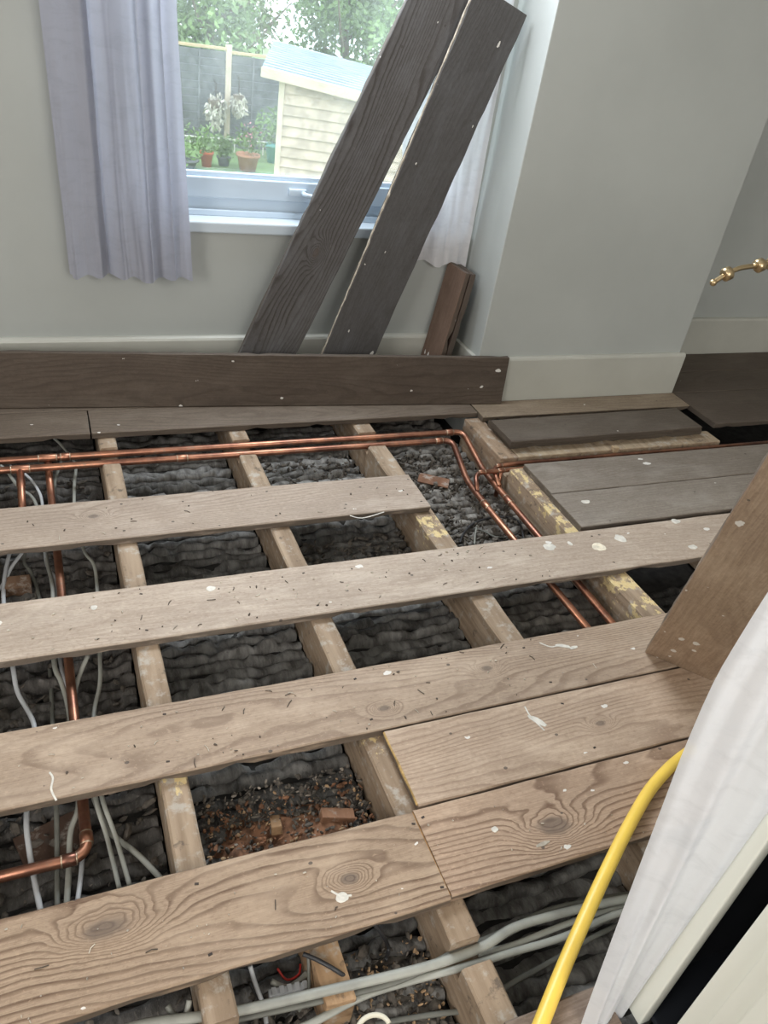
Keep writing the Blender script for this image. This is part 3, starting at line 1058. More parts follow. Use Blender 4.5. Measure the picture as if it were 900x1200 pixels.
M_RUBBLE = plain('grey_rubble', (0.125, 0.108, 0.09), 1.0, var=0.6, scale=40, bump=0.5)
M_RUBL = plain('pale_rubble', (0.36, 0.31, 0.26), 1.0, var=0.5, scale=40)
rubble('rubble', 'grey plaster rubble lying below the copper pipe elbows', 'rubble', scatter(900, 1.05, 1.40, 1.55, 2.26, -0.145, 0.022), M_RUBBLE, size=(0.003, 0.012))
rubble('rubble', 'dusty rubble below the big copper pipes between second and third joists', 'rubble', scatter(420, 0.60, 0.97, 1.93, 2.28, -0.147, 0.018), M_RUBBLE, size=(0.003, 0.010))
rubble('rubble', 'dusty rubble in the gap between the middle boards, third bay from left', 'rubble', scatter(230, 0.60, 0.97, 1.56, 1.80, -0.142, 0.015), M_RUBBLE, size=(0.003, 0.012))
rubble('rubble', 'dark rubble among the cables at the left', 'rubble', scatter(500, -0.24, 0.11, 0.62, 2.25, -0.147, 0.016), M_RUBBLE, size=(0.003, 0.014))
rubble('rubble', 'grey brown grit under the wires at the bottom', 'rubble', scatter(700, 0.20, 0.53, 0.34, 0.62, -0.147, 0.022), M_RUBBLE, size=(0.003, 0.010))


def heap(name, label, x0, x1, y0, y1, z, hgt, mat, seed=3.0):
    bm = bmesh.new()
    n1, n2 = 40, 30
    g = []
    for i in range(n1 + 1):
        row = []
        for j in range(n2 + 1):
            u = i / n1; v = j / n2
            x = x0 + (x1 - x0) * u; y = y0 + (y1 - y0) * v
            e_ = min(1, 5 * min(u, 1 - u)) * min(1, 4 * min(v, 1 - v))
            q = noise.fractal(Vector((x * 18, y * 18, seed)), 1.0, 2.0, 5)
            row.append(bm.verts.new((x, y, z + e_ * hgt * (0.75 + 0.5 * q) - (1 - e_) * 0.006)))
        g.append(row)
    for i in range(n1):
        for j in range(n2):
            bm.faces.new((g[i][j], g[i + 1][j], g[i + 1][j + 1], g[i][j + 1]))
    c = Vector(((x0 + x1) / 2, (y0 + y1) / 2, z))
    bmesh.ops.translate(bm, vec=-c, verts=bm.verts)
    o_ = mesh_obj(name, bm, mat, None, True); o_.location = c
    tag(o_, label, 'debris', kind='stuff')
    return o_


heap('dust_heap', 'heap of red brown rust coloured dust in the small opening', 0.178, 0.532, 0.74, 0.955, -0.152, 0.040, M_RED)
rubble('rubble', 'red brown crumbs and chips scattered in the small opening', 'rubble', scatter(380, 0.19, 0.53, 0.76, 0.96, -0.122, 0.010), M_RED, size=(0.002, 0.006))
rubble('rubble', 'dark grey and brown grit mixed with the red crumbs in the small opening', 'rubble', scatter(520, 0.19, 0.53, 0.80, 0.99, -0.124, 0.012), M_RUBBLE, size=(0.002, 0.007))
rubble('rubble', 'tan wood shavings among the red crumbs in the small opening', 'rubble', scatter(110, 0.19, 0.53, 0.78, 0.97, -0.118, 0.008), M_SPLIT, size=(0.0018, 0.005))
rubble('rubble', 'pale chips of plaster and wood in the small opening', 'rubble', scatter(150, 0.19, 0.52, 0.80, 1.0, -0.123, 0.010), M_RUBL, size=(0.0018, 0.0045))
heap('dust_heap', 'grey brown grit heap beneath the wires near the bottom edge', 0.36, 0.53, 0.36, 0.62, -0.155, 0.024, M_RUBBLE, 9.0)
rubble('rubble', 'tan wood chips on the grit beneath the wires near the bottom edge', 'rubble', scatter(160, 0.37, 0.53, 0.44, 0.62, -0.132, 0.008), M_SPLIT, size=(0.0018, 0.0045))

# crumbs and twigs on top of the boards
def crumbs(label, x0, x1, y0, y1, n_, mat, size):
    rubble('crumbs', label, 'crumbs', [Vector((random.uniform(x0, x1), random.uniform(y0, y1), 0.0012)) for _ in range(n_)], mat, size=size)


crumbs('pale crumbs on the full length board crossing the middle', -0.15, 1.3, 1.36, 1.53, 60, M_CRUMB, (0.0012, 0.004))
crumbs('dark crumbs on the full length board crossing the middle', -0.15, 1.3, 1.36, 1.53, 34, M_CRUMBD, (0.001, 0.0035))
crumbs('dark crumbs on the board above the small opening', -0.15, 1.1, 0.985, 1.15, 30, M_CRUMBD, (0.001, 0.0032))
crumbs('pale crumbs on the board above the small opening', -0.15, 1.1, 0.985, 1.15, 50, M_CRUMB, (0.001, 0.003))
crumbs('dark crumbs on the board nearest the copper pipes', -0.15, 1.0, 1.75, 1.92, 26, M_CRUMBD, (0.001, 0.004))
crumbs('pale crumbs on the nearest board', -0.15, 1.0, 0.605, 0.77, 50, M_CRUMB, (0.0008, 0.0025))


# ------------------------------------------------------------------ wood blocks and chips in the void
def slab(name, c, sx, sy, sz, rz, col, label, cat='wood block', tilt=(0, 0), mat=None, bevel=0.003):
    bm = bmesh.new(); add_box(bm, -sx / 2, sx / 2, -sy / 2, sy / 2, 0, sz, bevel)
    for v in bm.verts:
        v.co += Vector((noise.noise(v.co * 30 + Vector(c)), noise.noise(v.co * 33 + Vector((3, 1, 2))), 0)) * 0.004
    o_ = mesh_obj(name, bm, mat or M_JOIST)
    o_.location = c; o_.rotation_euler = (tilt[0], tilt[1], rz); o_.color = (*col, 1)
    return tag(o_, label, cat)


p = atz(323, 970, -0.12)
slab('wood_offcut', (p.x, p.y, -0.125), 0.022, 0.05, 0.018, -0.15, (0.42, 0.26, 0.14), 'tan stick of wood standing out of the red dust in the small opening', tilt=(-0.5, 0))
p = atz(394, 960, -0.12)
slab('brick_fragment', (p.x, p.y, -0.128), 0.070, 0.032, 0.022, -0.16, (0.36, 0.19, 0.11), 'reddish block half buried in dust against the joist in the small opening', 'block', tilt=(-0.25, 0.14))
p = atz(508, 563, -0.125)
slab('wood_offcut', (p.x, p.y, -0.128), 0.11, 0.06, 0.005, -0.55, (0.24, 0.12, 0.07), 'thin red brown wood chip lying on the rubble under the pipe elbows', 'wood chip')
p = atz(21, 690, -0.13)
slab('wood_offcut', (p.x, p.y, -0.135), 0.065, 0.05, 0.03, 0.0, (0.22, 0.13, 0.08), 'small brown wood block at the left edge between two boards')
p = atz(55, 985, -0.13)
slab('wood_offcut', (p.x + 0.01, p.y, -0.14), 0.12, 0.085, 0.006, 0.3, (0.11, 0.065, 0.045), 'dark brown board scrap beneath the lower copper elbow', 'wood chip')
# split noggin near the bottom
slab('noggin', (0.333, 0.585, -0.140), 0.050, 0.14, 0.092, 0.0, (0.46, 0.30, 0.17), 'light brown split block beneath the nearest board, beside the black wire', tilt=(0, 0), mat=None)
# ------------------------------------------------------------------ copper pipes
def pipe(name, runs, r, label, joints=(), seg=12, rad=0.03, mat=M_COPPER):
    """runs: list of paths (list of points); joints: (point, direction) where a soldered sleeve sits"""
    c = Vector(runs[0][0])
    root = empty(name, c)
    tag(root, label, 'pipe')
    for k, path in enumerate(runs):
        bm = bmesh.new()
        pp = [Vector(q) - c for q in path]
        add_tube(bm, bend_path(pp, rad, 7), r, seg)
        mesh_obj('tube', bm, mat, root, True)
    for q, dr_, ln in joints:
        bm = bmesh.new()
        q = Vector(q) - c; dr_ = Vector(dr_).normalized()
        add_tube(bm, [q - dr_ * ln / 2, q - dr_ * ln / 2 * 0.9, q + dr_ * ln / 2 * 0.9, q + dr_ * ln / 2], [r * 1.05, r * 1.16, r * 1.16, r * 1.05], seg)
        mesh_obj('fitting', bm, M_COPPER, root, True)
        for s_ in (-1, 1):
            bm = bmesh.new()
            add_tube(bm, [q + dr_ * (s_ * ln / 2 - 0.002), q + dr_ * (s_ * ln / 2 + 0.002)], r * 1.12, seg)
            mesh_obj('solder_ring', bm, M_SOLDER, root, True)
    return root


R22 = 0.0105
ZP = -0.0355
yb_, yf_ = 2.226, 2.172
ex1 = atz(536, 509, ZP).x; ex2 = atz(556, 513, ZP).x
dn1 = Vector((1.282, 1.80, -0.075)); dn2 = Vector((1.372, 1.80, -0.075))
# front (nearer) main pipe: comes from the left, turns towards the camera
pipe('copper_pipe', [[(-2.1, yf_, ZP), (1.315, yf_, ZP), (1.280, 1.96, -0.072), (1.278, 1.80, -0.075), (1.290, 0.95, -0.078)],
                     [(-0.106, yf_, ZP), (-0.108, 2.06, -0.085), (-0.108, 2.04, -0.125)],
                     ], R22,
     'long copper pipe nearer the camera, turning down towards the boards at the elbows',
     [((-0.106, yf_, ZP), (1, 0, 0), 0.05), ((0.36, yf_, ZP), (1, 0, 0), 0.03), ((-0.107, 2.13, -0.057), (0, -1, -0.42), 0.03), ((1.262, yf_, ZP), (1, 0, 0), 0.024), ((1.2785, 1.815, -0.075), (0, 1, 0), 0.035)], rad=0.04)
pipe('copper_pipe', [[(-2.1, yb_, ZP), (1.385, yb_, ZP), (1.372, 2.02, -0.072), (1.372, 1.80, -0.075), (1.368, 0.95, -0.078)],
                     [(-0.030, yb_, ZP - 0.012), (-0.030, 2.12, -0.085), (-0.025, 1.7, -0.085), (-0.018, 0.905, -0.085), (-0.30, 0.905, -0.085)]], R22,
     'long copper pipe nearer the wall, with a branch running under the boards at left',
     [((-0.03, yb_, ZP), (1, 0, 0), 0.05), ((0.02, yb_, ZP), (1, 0, 0), 0.025), ((1.33, yb_, ZP), (1, 0, 0), 0.024), ((1.372, 1.83, -0.075), (0, 1, 0), 0.035),
      ((-0.050, 0.905, -0.085), (1, 0, 0), 0.025), ((-0.0185, 0.94, -0.085), (0, 1, 0), 0.022)], rad=0.035)
pipe('small_copper_pipe', [[(1.372, 1.90, -0.062), (1.385, 1.985, -0.042), (1.46, 1.985, -0.034), (4.1, 1.985, -0.034)]], 0.0078,
     'thin copper pipe at right, the one nearer the chimney breast', [((1.41, 1.985, -0.038), (1, 0, 0), 0.02)], rad=0.03)
pipe('small_copper_pipe', [[(1.280, 1.885, -0.065), (1.300, 1.952, -0.036), (1.44, 1.952, -0.036), (4.1, 1.952, -0.036)], [(1.40, 1.952, -0.036), (1.40, 1.944, -0.14)]], 0.0078,
     'thin copper pipe at right, the one nearer the floorboards', [((1.325, 1.952, -0.036), (1, 0, 0), 0.022), ((1.40, 1.952, -0.036), (1, 0, 0), 0.022)], rad=0.03)
p = aty(727, 520, 1.985)
slab('pipe_plug', (p.x, 2.003, -0.030), 0.022, 0.020, 0.022, 0.1, (0.50, 0.38, 0.24), 'small round wooden plug on the thin copper pipes at right', 'plug')


# ------------------------------------------------------------------ cables
def cable(label, pts, r, mat, flat=0.62, name='cable', group=None):
    """pts: points in world space, or (px, py, z) measured against the void's own depth"""
    P = smooth_path(pts, 6)
    c = P[0].copy()
    bm = bmesh.new()
    add_tube(bm, [q - c for q in P], r, 8, flat)
    o_ = mesh_obj(name, bm, mat, None, True); o_.location = c
    return tag(o_, label, 'cable', group)


def cz(lst):
    return [atz(x, y, z) for x, y, z in lst]


LG = 'cables in the left bay'
cable('white cable furthest left, running from the middle board to the nearest board', cz([(12, 645, -.09), (6, 672, -.10), (4, 700, -.11), (8, 750, -.11), (15, 782, -.08), (21, 812, -.10), (40, 850, -.12), (38, 900, -.12), (31, 955, -.09), (35, 1001, -.10), (48, 1070, -.12)]), 0.0052, M_CABLE_W, group=LG)
cable('grey cable bending under the copper pipes at the far left', cz([(0, 545, -.07), (8, 552, -.08), (22, 571, -.09), (42, 590, -.10), (54, 654, -.12), (62, 692, -.10), (63, 773, -.09), (72, 800, -.09), (80, 830, -.10), (90, 900, -.11), (92, 945, -.09), (83, 974, -.10), (81, 1013, -.11), (78, 1062, -.12)]), 0.0055, M_CABLE, group=LG)
cable('curved grey cable just left of the copper branch pipe', cz([(12, 546, -.06), (30, 556, -.07), (44, 573, -.09), (50, 594, -.10), (54, 658, -.12), (66, 684, -.11), (70, 770, -.10), (80, 810, -.11), (92, 900, -.12), (97, 968, -.12), (96, 1013, -.12), (91, 1056, -.12)]), 0.0045, M_CABLE_W, group=LG)
cable('dull cable straight down left of centre of the left bay', cz([(72, 540, -.09), (65, 562, -.10), (61, 584, -.11), (29, 648, -.11), (37, 672, -.12), (46, 700, -.13), (58, 780, -.14), (62, 860, -.13), (66, 945, -.09), (67, 1013, -.11), (67, 1064, -.12)]), 0.0048, M_CABLE_D, group=LG)
cable('grey cable curving down near the leftmost visible joist', cz([(60, 511, -.05), (72, 522, -.07), (88, 544, -.10), (87, 570, -.11), (88, 600, -.11), (98, 644, -.10), (110, 662, -.10), (114, 692, -.12), (117, 765, -.09), (117, 802, -.10), (110, 837, -.12), (110, 900, -.12), (113, 940, -.08), (126, 984, -.10), (140, 1042, -.12)]), 0.005, M_CABLE, group=LG)
cable('pale cable crossing behind the copper branch then bending right at the bottom', cz([(103, 768, -.08), (92, 795, -.10), (88, 825, -.12), (100, 900, -.13), (122, 965, -.12), (139, 984, -.12), (161, 1001, -.12), (190, 1031, -.12)]), 0.0055, M_CABLE, group=LG)
cable('short white cable crossing others at the left edge between two boards', cz([(26, 648, -.09), (14, 664, -.10), (5, 682, -.11), (-8, 700, -.12)]), 0.005, M_CABLE_W, group=LG)
cable('thin grey cable right of the copper elbow at lower left', cz([(112, 900, -.11), (121, 940, -.08), (136, 982, -.10), (152, 1038, -.12)]), 0.0045, M_CABLE, group=LG)
BG2 = 'grey cables along the bottom edge'
cable('thickest pale grey cable sweeping from bottom left to the white sheet', cz([(120, 1218, -.07), (170, 1200, -.055), (270, 1186, -.05), (387, 1160, -.045), (499, 1133, -.045), (564, 1110, -.045), (600, 1088, -.05), (640, 1075, -.055), (700, 1060, -.07), (760, 1048, -.08)]), 0.0085, M_CABLE, group=BG2)
cable('pale grey cable sagging just below the thickest one', cz([(300, 1225, -.08), (363, 1200, -.07), (424, 1168, -.06), (480, 1150, -.055), (540, 1134, -.05), (600, 1116, -.06), (660, 1098, -.07), (720, 1072, -.08), (770, 1058, -.09)]), 0.0068, M_CABLE, group=BG2)
cable('darker grey cable just above the thickest one', cz([(250, 1200, -.07), (387, 1170, -.06), (470, 1148, -.05), (540, 1112, -.052), (580, 1096, -.06), (640, 1068, -.07), (690, 1056, -.08), (750, 1046, -.09)]), 0.006, M_CABLE_D, group=BG2)
cable('flat grey cable between the thickest and the sagging ones at right', cz([(560, 1118, -.06), (600, 1108, -.07), (650, 1088, -.07), (700, 1070, -.08), (760, 1053, -.09)]), 0.006, M_CABLE, group=BG2)
cable('dull cable rising from behind the rounded joist end to the yellow tube', cz([(560, 1182, -.12), (594, 1156, -.10), (640, 1130, -.10), (680, 1106, -.10), (740, 1076, -.10)]), 0.005, M_CABLE_D, group=BG2)
cable('dull cable in the shadow just above the bottom edge', cz([(440, 1200, -.12), (500, 1190, -.12), (560, 1183, -.12)]), 0.005, M_CABLE_D, group=BG2)
cable('grey loop of cable emerging under the nearest board at far lower left', cz([(196, 1178, -.05), (205, 1190, -.06), (226, 1200, -.06), (244, 1215, -.07)]), 0.0048, M_CABLE_D, group=BG2)
cable('short grey cable left of the first joist at the bottom edge', cz([(222, 1172, -.05), (218, 1188, -.06), (205, 1212, -.07)]), 0.0045, M_CABLE, group=BG2)
KG = 'small wires by the light brown block'
cable('black wire crossing the light brown split block', cz([(355, 1118, -.035), (372, 1125, -.038), (395, 1138, -.040), (424, 1158, -.09), (440, 1170, -.12)]), 0.0038, M_CABLE_K, 1.0, group=KG)
cable('thin grey wire hanging left of the light brown split block', cz([(361, 1118, -.05), (362, 1140, -.07), (361, 1164, -.09), (350, 1185, -.11)]), 0.003, M_CABLE_D, 1.0, group=KG)
cable('pale blue grey wire curving beside the first joist near the bottom', cz([(293, 1132, -.06), (300, 1155, -.09), (309, 1180, -.11), (312, 1200, -.12)]), 0.004, M_CABLE_W, 1.0, group=KG)
cable('thin red wire behind the white connector strip', cz([(325, 1135, -.11), (336, 1148, -.12), (350, 1142, -.12), (352, 1130, -.12)]), 0.002, plain('red_wire', (0.5, 0.03, 0.02), 0.5), 1.0, group=KG)
cable('black wire bundle behind the white connector strip', cz([(292, 1150, -.11), (306, 1172, -.12), (330, 1180, -.12), (352, 1176, -.12), (362, 1150, -.12)]), 0.003, M_CABLE_K, 1.0, group=KG)
cable('short white wire stub above the white connector strip', cz([(318, 1150, -.10), (335, 1157, -.11), (350, 1150, -.11), (360, 1140, -.11)]), 0.005, M_CABLE, 0.8, group=KG)
p = atz(337, 1165, -0.115)
bm = bmesh.new(); add_box(bm, -0.033, 0.033, -0.006, 0.006, 0, 0.012, 0.002)
for k in range(5): add_box(bm, -0.028 + k * 0.013, -0.02 + k * 0.013, -0.0065, 0.0065, 0.011, 0.015, 0.001)
o = mesh_obj('connector_strip', bm, M_CABLE_W); o.location = (p.x, p.y, -0.108); o.rotation_euler = (0, 0, -0.10)
tag(o, 'white plastic connector strip in the void left of the light brown block', 'connector')
cable('black cable loop lying on the rubble under the pipes', cz([(539, 636, -.125), (544, 624, -.125), (556, 613, -.125), (575, 607, -.125), (597, 606, -.125), (609, 613, -.125), (613, 627, -.125), (614, 640, -.13)]), 0.0038, M_CABLE_K, 1.0)
cable('grey wire curving inside the black cable loop', cz([(555, 619, -.125), (566, 622, -.125), (580, 629, -.125), (597, 629, -.125), (606, 625, -.125)]), 0.003, M_CABLE_D, 1.0)
cable('short pale wire stub beside the black cable loop', cz([(559, 616, -.125), (557, 626, -.125), (556, 638, -.125)]), 0.003, M_CABLE, 1.0)
# cream ring at the bottom edge
p = atz(438, 1206, -0.06)
bm = bmesh.new()
ring = [Vector((0.026 * cos(2 * pi * k / 28), 0.020 * sin(2 * pi * k / 28), 0)) for k in range(27)]
add_tube(bm, ring, 0.0042, 8)
o = mesh_obj('cable_coil', bm, plain('cream_plastic', (0.66, 0.62, 0.50), 0.5), None, True); o.location = (p.x, p.y, p.z)
tag(o, 'cream plastic loop peeking up at the bottom edge', 'loop')
# a black cable running down from the board into the grit
cable('black cable dropping from under the nearest board into the grit', cz([(438, 1082, -.05), (450, 1098, -.09), (455, 1112, -.12), (452, 1125, -.12)]), 0.0038, M_CABLE_K, 1.0)

# yellow tube
pts = [atz(812, 878, 0.016), atz(797, 889, 0.016), atz(781, 903, 0.016), atz(760, 928, 0.016), atz(738, 966, 0.020), atz(715, 1012, 0.024), atz(690, 1066, 0.022), atz(662, 1130, 0.016), atz(634, 1200, 0.014), atz(610, 1262, 0.014)]
P = smooth_path(pts, 7)
bm = bmesh.new(); add_tube(bm, [q - P[0] for q in P], 0.0125, 14)
o = mesh_obj('gas_tube', bm, M_YELLOW, None, True); o.location = P[0]
tag(o, 'yellow plastic tube curving from the white sheet down to the bottom edge', 'tube')

# ------------------------------------------------------------------ cupboard at the right edge, standing near the camera
cup = empty('cupboard', (1.0, 0.2, 0.0))
tag(cup, 'cream painted cupboard at the lower right corner with a dark open gap', 'cupboard')


def cpart(name, x0, x1, y0, y1, z0, z1, mat, bevel=0.002):
    o_ = box(name, x0, x1, y0, y1, z0, z1, mat, None, bevel)
    o_.location -= cup.location
    o_.parent = cup
    return o_


CT = 1.05
cpart('stile', 0.760, 0.782, 0.3226, 0.392, 0.0, CT, M_CREAM, 0.003)
cpart('side_panel', 0.782, 1.25, 0.376, 0.392, 0.0, CT, M_CREAM)
cpart('side_panel', 0.782, 1.25, 0.034, 0.05, 0.0, CT, M_CREAM)
cpart('back_panel', 1.235, 1.25, 0.05, 0.376, 0.0, CT, M_DARKIN)
cpart('top_panel', 0.76, 1.25, 0.034, 0.392, CT, CT + 0.02, M_CREAM)
cpart('base_panel', 0.785, 1.235, 0.05, 0.376, 0.0, 0.012, M_DARKIN)
cpart('shade_lining', 0.783, 1.235, 0.372, 0.376, 0.0, CT, M_DARKIN, 0)  # thin dark sheet added to deepen the shade in the gap
cd = cpart('door', 0.760, 0.784, 0.05, 0.2827, 0.02, CT - 0.01, M_CREAM, 0.004)
bm = bmesh.new()     # raised moulding bead round the door panel
add_box(bm, -0.017, -0.011, -0.085, 0.085, 0.06, CT - 0.10, 0.002)
add_box(bm, -0.022, -0.016, -0.055, 0.058, 0.09, CT - 0.13, 0.003)
mesh_obj('raised_panel', bm, M_CREAM, cd)

# dust sheet hanging down in front of the cupboard's left edge
lp = [(905, 682, 0.642), (900, 690, 0.642), (868, 742, 0.650), (835, 800, 0.658), (800, 880, 0.660), (775, 945, 0.662), (750, 1010, 0.664), (728, 1068, 0.666), (705, 1130, 0.668), (680, 1200, 0.670)]
left = [atx(px, py, x) for px, py, x in lp]
top_extra = [Vector((0.85, 0.385, 1.081)), Vector((0.745, 0.402, 1.080)), Vector((0.665, 0.410, 1.03)), Vector((0.642, 0.405, 0.95))]
left = top_extra + left + [Vector((0.6705, 0.352, 0.004))]
ls = smooth_path(left, 3)
bm = bmesh.new()
NC = 44
rows = []
for i, lv in enumerate(ls):
    row = []
    z = lv.z
    az = radians(24.15 + 0.75 * max(0, min(1, (0.62 - z) / 0.62)))
    rx = 0.752
    if z > 1.03: rx = max(rx, lv.x + 0.005)
    rv_ = Vector((rx, 0.752 * math.tan(az), z))
    for k in range(NC + 1):
        u = k / NC
        p_ = lv.lerp(rv_, u)
        sd_ = (rv_ - lv); sd_.z = 0; sd_.normalize()
        nn = Vector((-sd_.y, sd_.x, 0)); nn = nn if nn.dot(-p_) > 0 else -nn
        am = (0.010 * sin(u * pi) + 0.0015) * (0.0 if z > 1.03 else 1.0)
        wv_ = sin(u * 15 + 1.2 * sin(z * 1.6) + z * 1.0) * 0.45 + sin(u * 7 + z * 1.5) * 0.6 + noise.noise(Vector((u * 7, z * 1.2, 4))) * 0.6
        row.append(bm.verts.new(p_ + nn * (am * (0.9 + wv_))))
    rows.append(row)
for a_, b_ in zip(rows[:-1], rows[1:]):
    for k in range(NC):
        bm.faces.new((a_[k], b_[k], b_[k + 1], a_[k + 1]))
for v in bm.verts: v.co -= Vector((0.7, 0.37, 0))
o = mesh_obj('dust_sheet', bm, M_SHEET, None, True); o.location = (0.7, 0.37, 0)
tag(o, 'white translucent sheet hanging in long folds over the cupboard edge at right', 'dust sheet')

# ------------------------------------------------------------------ brass lamp arm entering from the right
lb = empty('floor_lamp', (2.35, 1.45, 0.0))
tag(lb, 'brass fitting arm poking in from the right edge before the chimney breast', 'lamp arm')
Yb = 1.45
pa = aty(836, 331, Yb); pb = aty(852, 321, Yb); pc = aty(868, 314, Yb); pd = aty(890, 311, Yb); pe = aty(905, 309, Yb)
c0 = lb.location
bm = bmesh.new(); add_tube(bm, smooth_path([q - c0 for q in (pa, pb, pc, pd, pe)] + [Vector((0, 0, pe.z + 0.03)) ], 5), 0.0062, 10)
mesh_obj('arm', bm, M_BRASS, lb, True)
for q, rr in ((pb, 0.0165), (pd, 0.0165), (pe, 0.0165)):
    dv = (pc - pb).normalized()
    bm = bmesh.new()
    add_tube(bm, [q - c0 - dv * 0.011, q - c0 - dv * 0.008, q - c0 + dv * 0.008, q - c0 + dv * 0.011], [rr * 0.75, rr, rr, rr * 0.75], 12)
    mesh_obj('collar', bm, M_BRASS, lb, True)
bm = bmesh.new(); bmesh.ops.create_icosphere(bm, subdivisions=2, radius=0.009)
o = mesh_obj('tip', bm, M_BRASS, lb, True); o.location = pa - c0
bm = bmesh.new(); add_tube(bm, [(0, 0, 0.012), (0, 0, pe.z + 0.05)], 0.009, 12)
mesh_obj('pole', bm, M_BRASS, lb, True)
bm = bmesh.new(); add_tube(bm, [(0, 0, 0.0), (0, 0, 0.012), (0, 0, 0.02)], [0.12, 0.12, 0.03], 28)
mesh_obj('base', bm, M_BRASS, lb, True)


# ------------------------------------------------------------------ curtains
def curtain(name, edge, z1, label, mat, y=2.575, folds=(), nx=120, amp=0.018, hem=0.0, thick=0.0, zb=None):
    """edge(z) -> (x_left, x_right); folds: function u,z -> offset towards the room"""
    bm = bmesh.new()
    nz = 46
    rows_ = []
    cx = sum(edge(0.5)) / 2
    for i in range(nz + 1):
        t = i / nz
        row = []
        for k in range(nx + 1):
            u = k / nx
            z0 = zb(u) if zb else 0.42
            z = z1 + (z0 - z1) * t
            xl_, xr2 = edge(z)
            off = folds(u, z)
            x = xl_ + (xr2 - xl_) * u + 0.25 * off * cos(u * 31)
            row.append(bm.verts.new((x - cx, -off, z)))
        rows_.append(row)
    for a_, b_ in zip(rows_[:-1], rows_[1:]):
        for k in range(nx):
            bm.faces.new((a_[k], b_[k], b_[k + 1], a_[k + 1]))
    o_ = mesh_obj(name, bm, mat, None, True); o_.location = (cx, y, 0)
    return tag(o_, label, 'curtain')


def left_edge(z):
    t = max(0, min(1, (z - 0.41) / 0.72))
    return (0.085 - 0.022 * t, 0.455 - 0.045 * t)


def left_folds(u, z):
    lo = max(0, min(1, (1.1 - z) / 0.7))
    f = 0.006 * (1 - abs(((u * 5.2 + 0.12 * sin(z * 3)) % 1) * 2 - 1)) ** 1.3
    f += 0.007 * sin(u * 13 + 0.9 * sin(z * 2.1)) * (0.5 + 0.5 * lo)
    f += 0.006 * noise.noise(Vector((u * 14, z * 6, 2.0))) * (0.4 + lo)
    uu = u + 0.012 * sin(z * 4)
    f += 0.030 * math.exp(-((uu - 0.70) / 0.05) ** 2) * (1 if uu > 0.70 else math.exp(-((uu - 0.70) / 0.05) ** 2)) + 0.026 * math.exp(-((uu - 0.86) / 0.04) ** 2)
    f += 0.015 * math.exp(-((uu - 0.40) / 0.05) ** 2) - 0.026 * math.exp(-((uu - 0.31) / 0.022) ** 2)
    f += 0.005 * lo * noise.noise(Vector((u * 40, z * 14, 5.0)))
    return f


curtain('curtain', left_edge, 2.32, 'grey velvet curtain with long folds left of the window', M_LCUR, 2.565, left_folds,
        zb=lambda u: 0.405 - 0.006 * sin(u * 33) - 0.012 * math.exp(-((u - 0.62) / 0.08) ** 2) + 0.01 * (u < 0.02))


def right_edge(z):
    t = max(0, min(1, (z - 0.45) / 0.8))
    return (1.20 - 0.12 * t, 1.470 - 0.012 * t)


def right_folds(u, z):
    return 0.007 * sin(u * 24 + 0.8 * sin(z * 3)) + 0.005 * sin(u * 11 + 2) + 0.006 * noise.noise(Vector((u * 16, z * 9, 8.0))) + 0.012 * math.exp(-((u - 0.7) / 0.05) ** 2)


curtain('curtain', right_edge, 2.32, 'thin white curtain behind the leaning boards right of the window', M_RCUR, 2.598, right_folds, zb=lambda u: 0.455 - 0.010 * sin(u * 14) + 0.015 * (1 - u))
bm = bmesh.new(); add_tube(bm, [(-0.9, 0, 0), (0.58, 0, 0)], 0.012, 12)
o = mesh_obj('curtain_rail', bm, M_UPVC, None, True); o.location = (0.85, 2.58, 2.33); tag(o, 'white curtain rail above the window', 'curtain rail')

# ================================================================== GARDEN
GZ = -2.1
M_GRASS = plain('garden_grass', (0.20, 0.30, 0.11), 0.95, var=0.35, scale=3)
M_FENCE = plain('grey_fence_board', (0.17, 0.17, 0.18), 0.9, var=0.3, scale=6)
M_POST = plain('pale_fence_post', (0.58, 0.48, 0.36), 0.8, var=0.15, scale=5)
M_CAP = plain('orange_fence_cap', (0.52, 0.38, 0.22), 0.85)
M_SHED = plain('shed_boards', (0.52, 0.41, 0.31), 0.8, var=0.25, scale=7)
M_FELT = plain('blue_grey_roof_sheet', (0.36, 0.42, 0.48), 0.4, 0.2, var=0.2, scale=4)
M_LEAF = plain('tree_leaf', (0.20, 0.31, 0.10), 0.6, var=0.5, scale=1.2)
M_LEAF2 = plain('olive_leaf', (0.31, 0.35, 0.18), 0.6, var=0.5, scale=1.2)
M_DRY = plain('dried_leaf', (0.62, 0.58, 0.48), 0.8, var=0.3, scale=5)
M_BARK = plain('bark', (0.20, 0.15, 0.11), 0.95, var=0.3, scale=6)
M_TERRA = plain('terracotta', (0.50, 0.24, 0.14), 0.8, var=0.15, scale=10)
M_ORANGE = plain('orange_pot_clay', (0.62, 0.15, 0.07), 0.7)
M_TEAL = plain('teal_glaze', (0.13, 0.42, 0.40), 0.3)
M_BRICKW = plain('outer_brick', (0.35, 0.22, 0.17), 0.9, var=0.3, scale=9)
M_FLOWER = plain('pink_petal', (0.70, 0.30, 0.34), 0.7, var=0.3, scale=3)
bm = bmesh.new(); add_box(bm, -30, 40, 3.2, 40, -0.2, 0)
o = struct('ground', bm, M_GRASS); o.location = (0, 0, GZ)

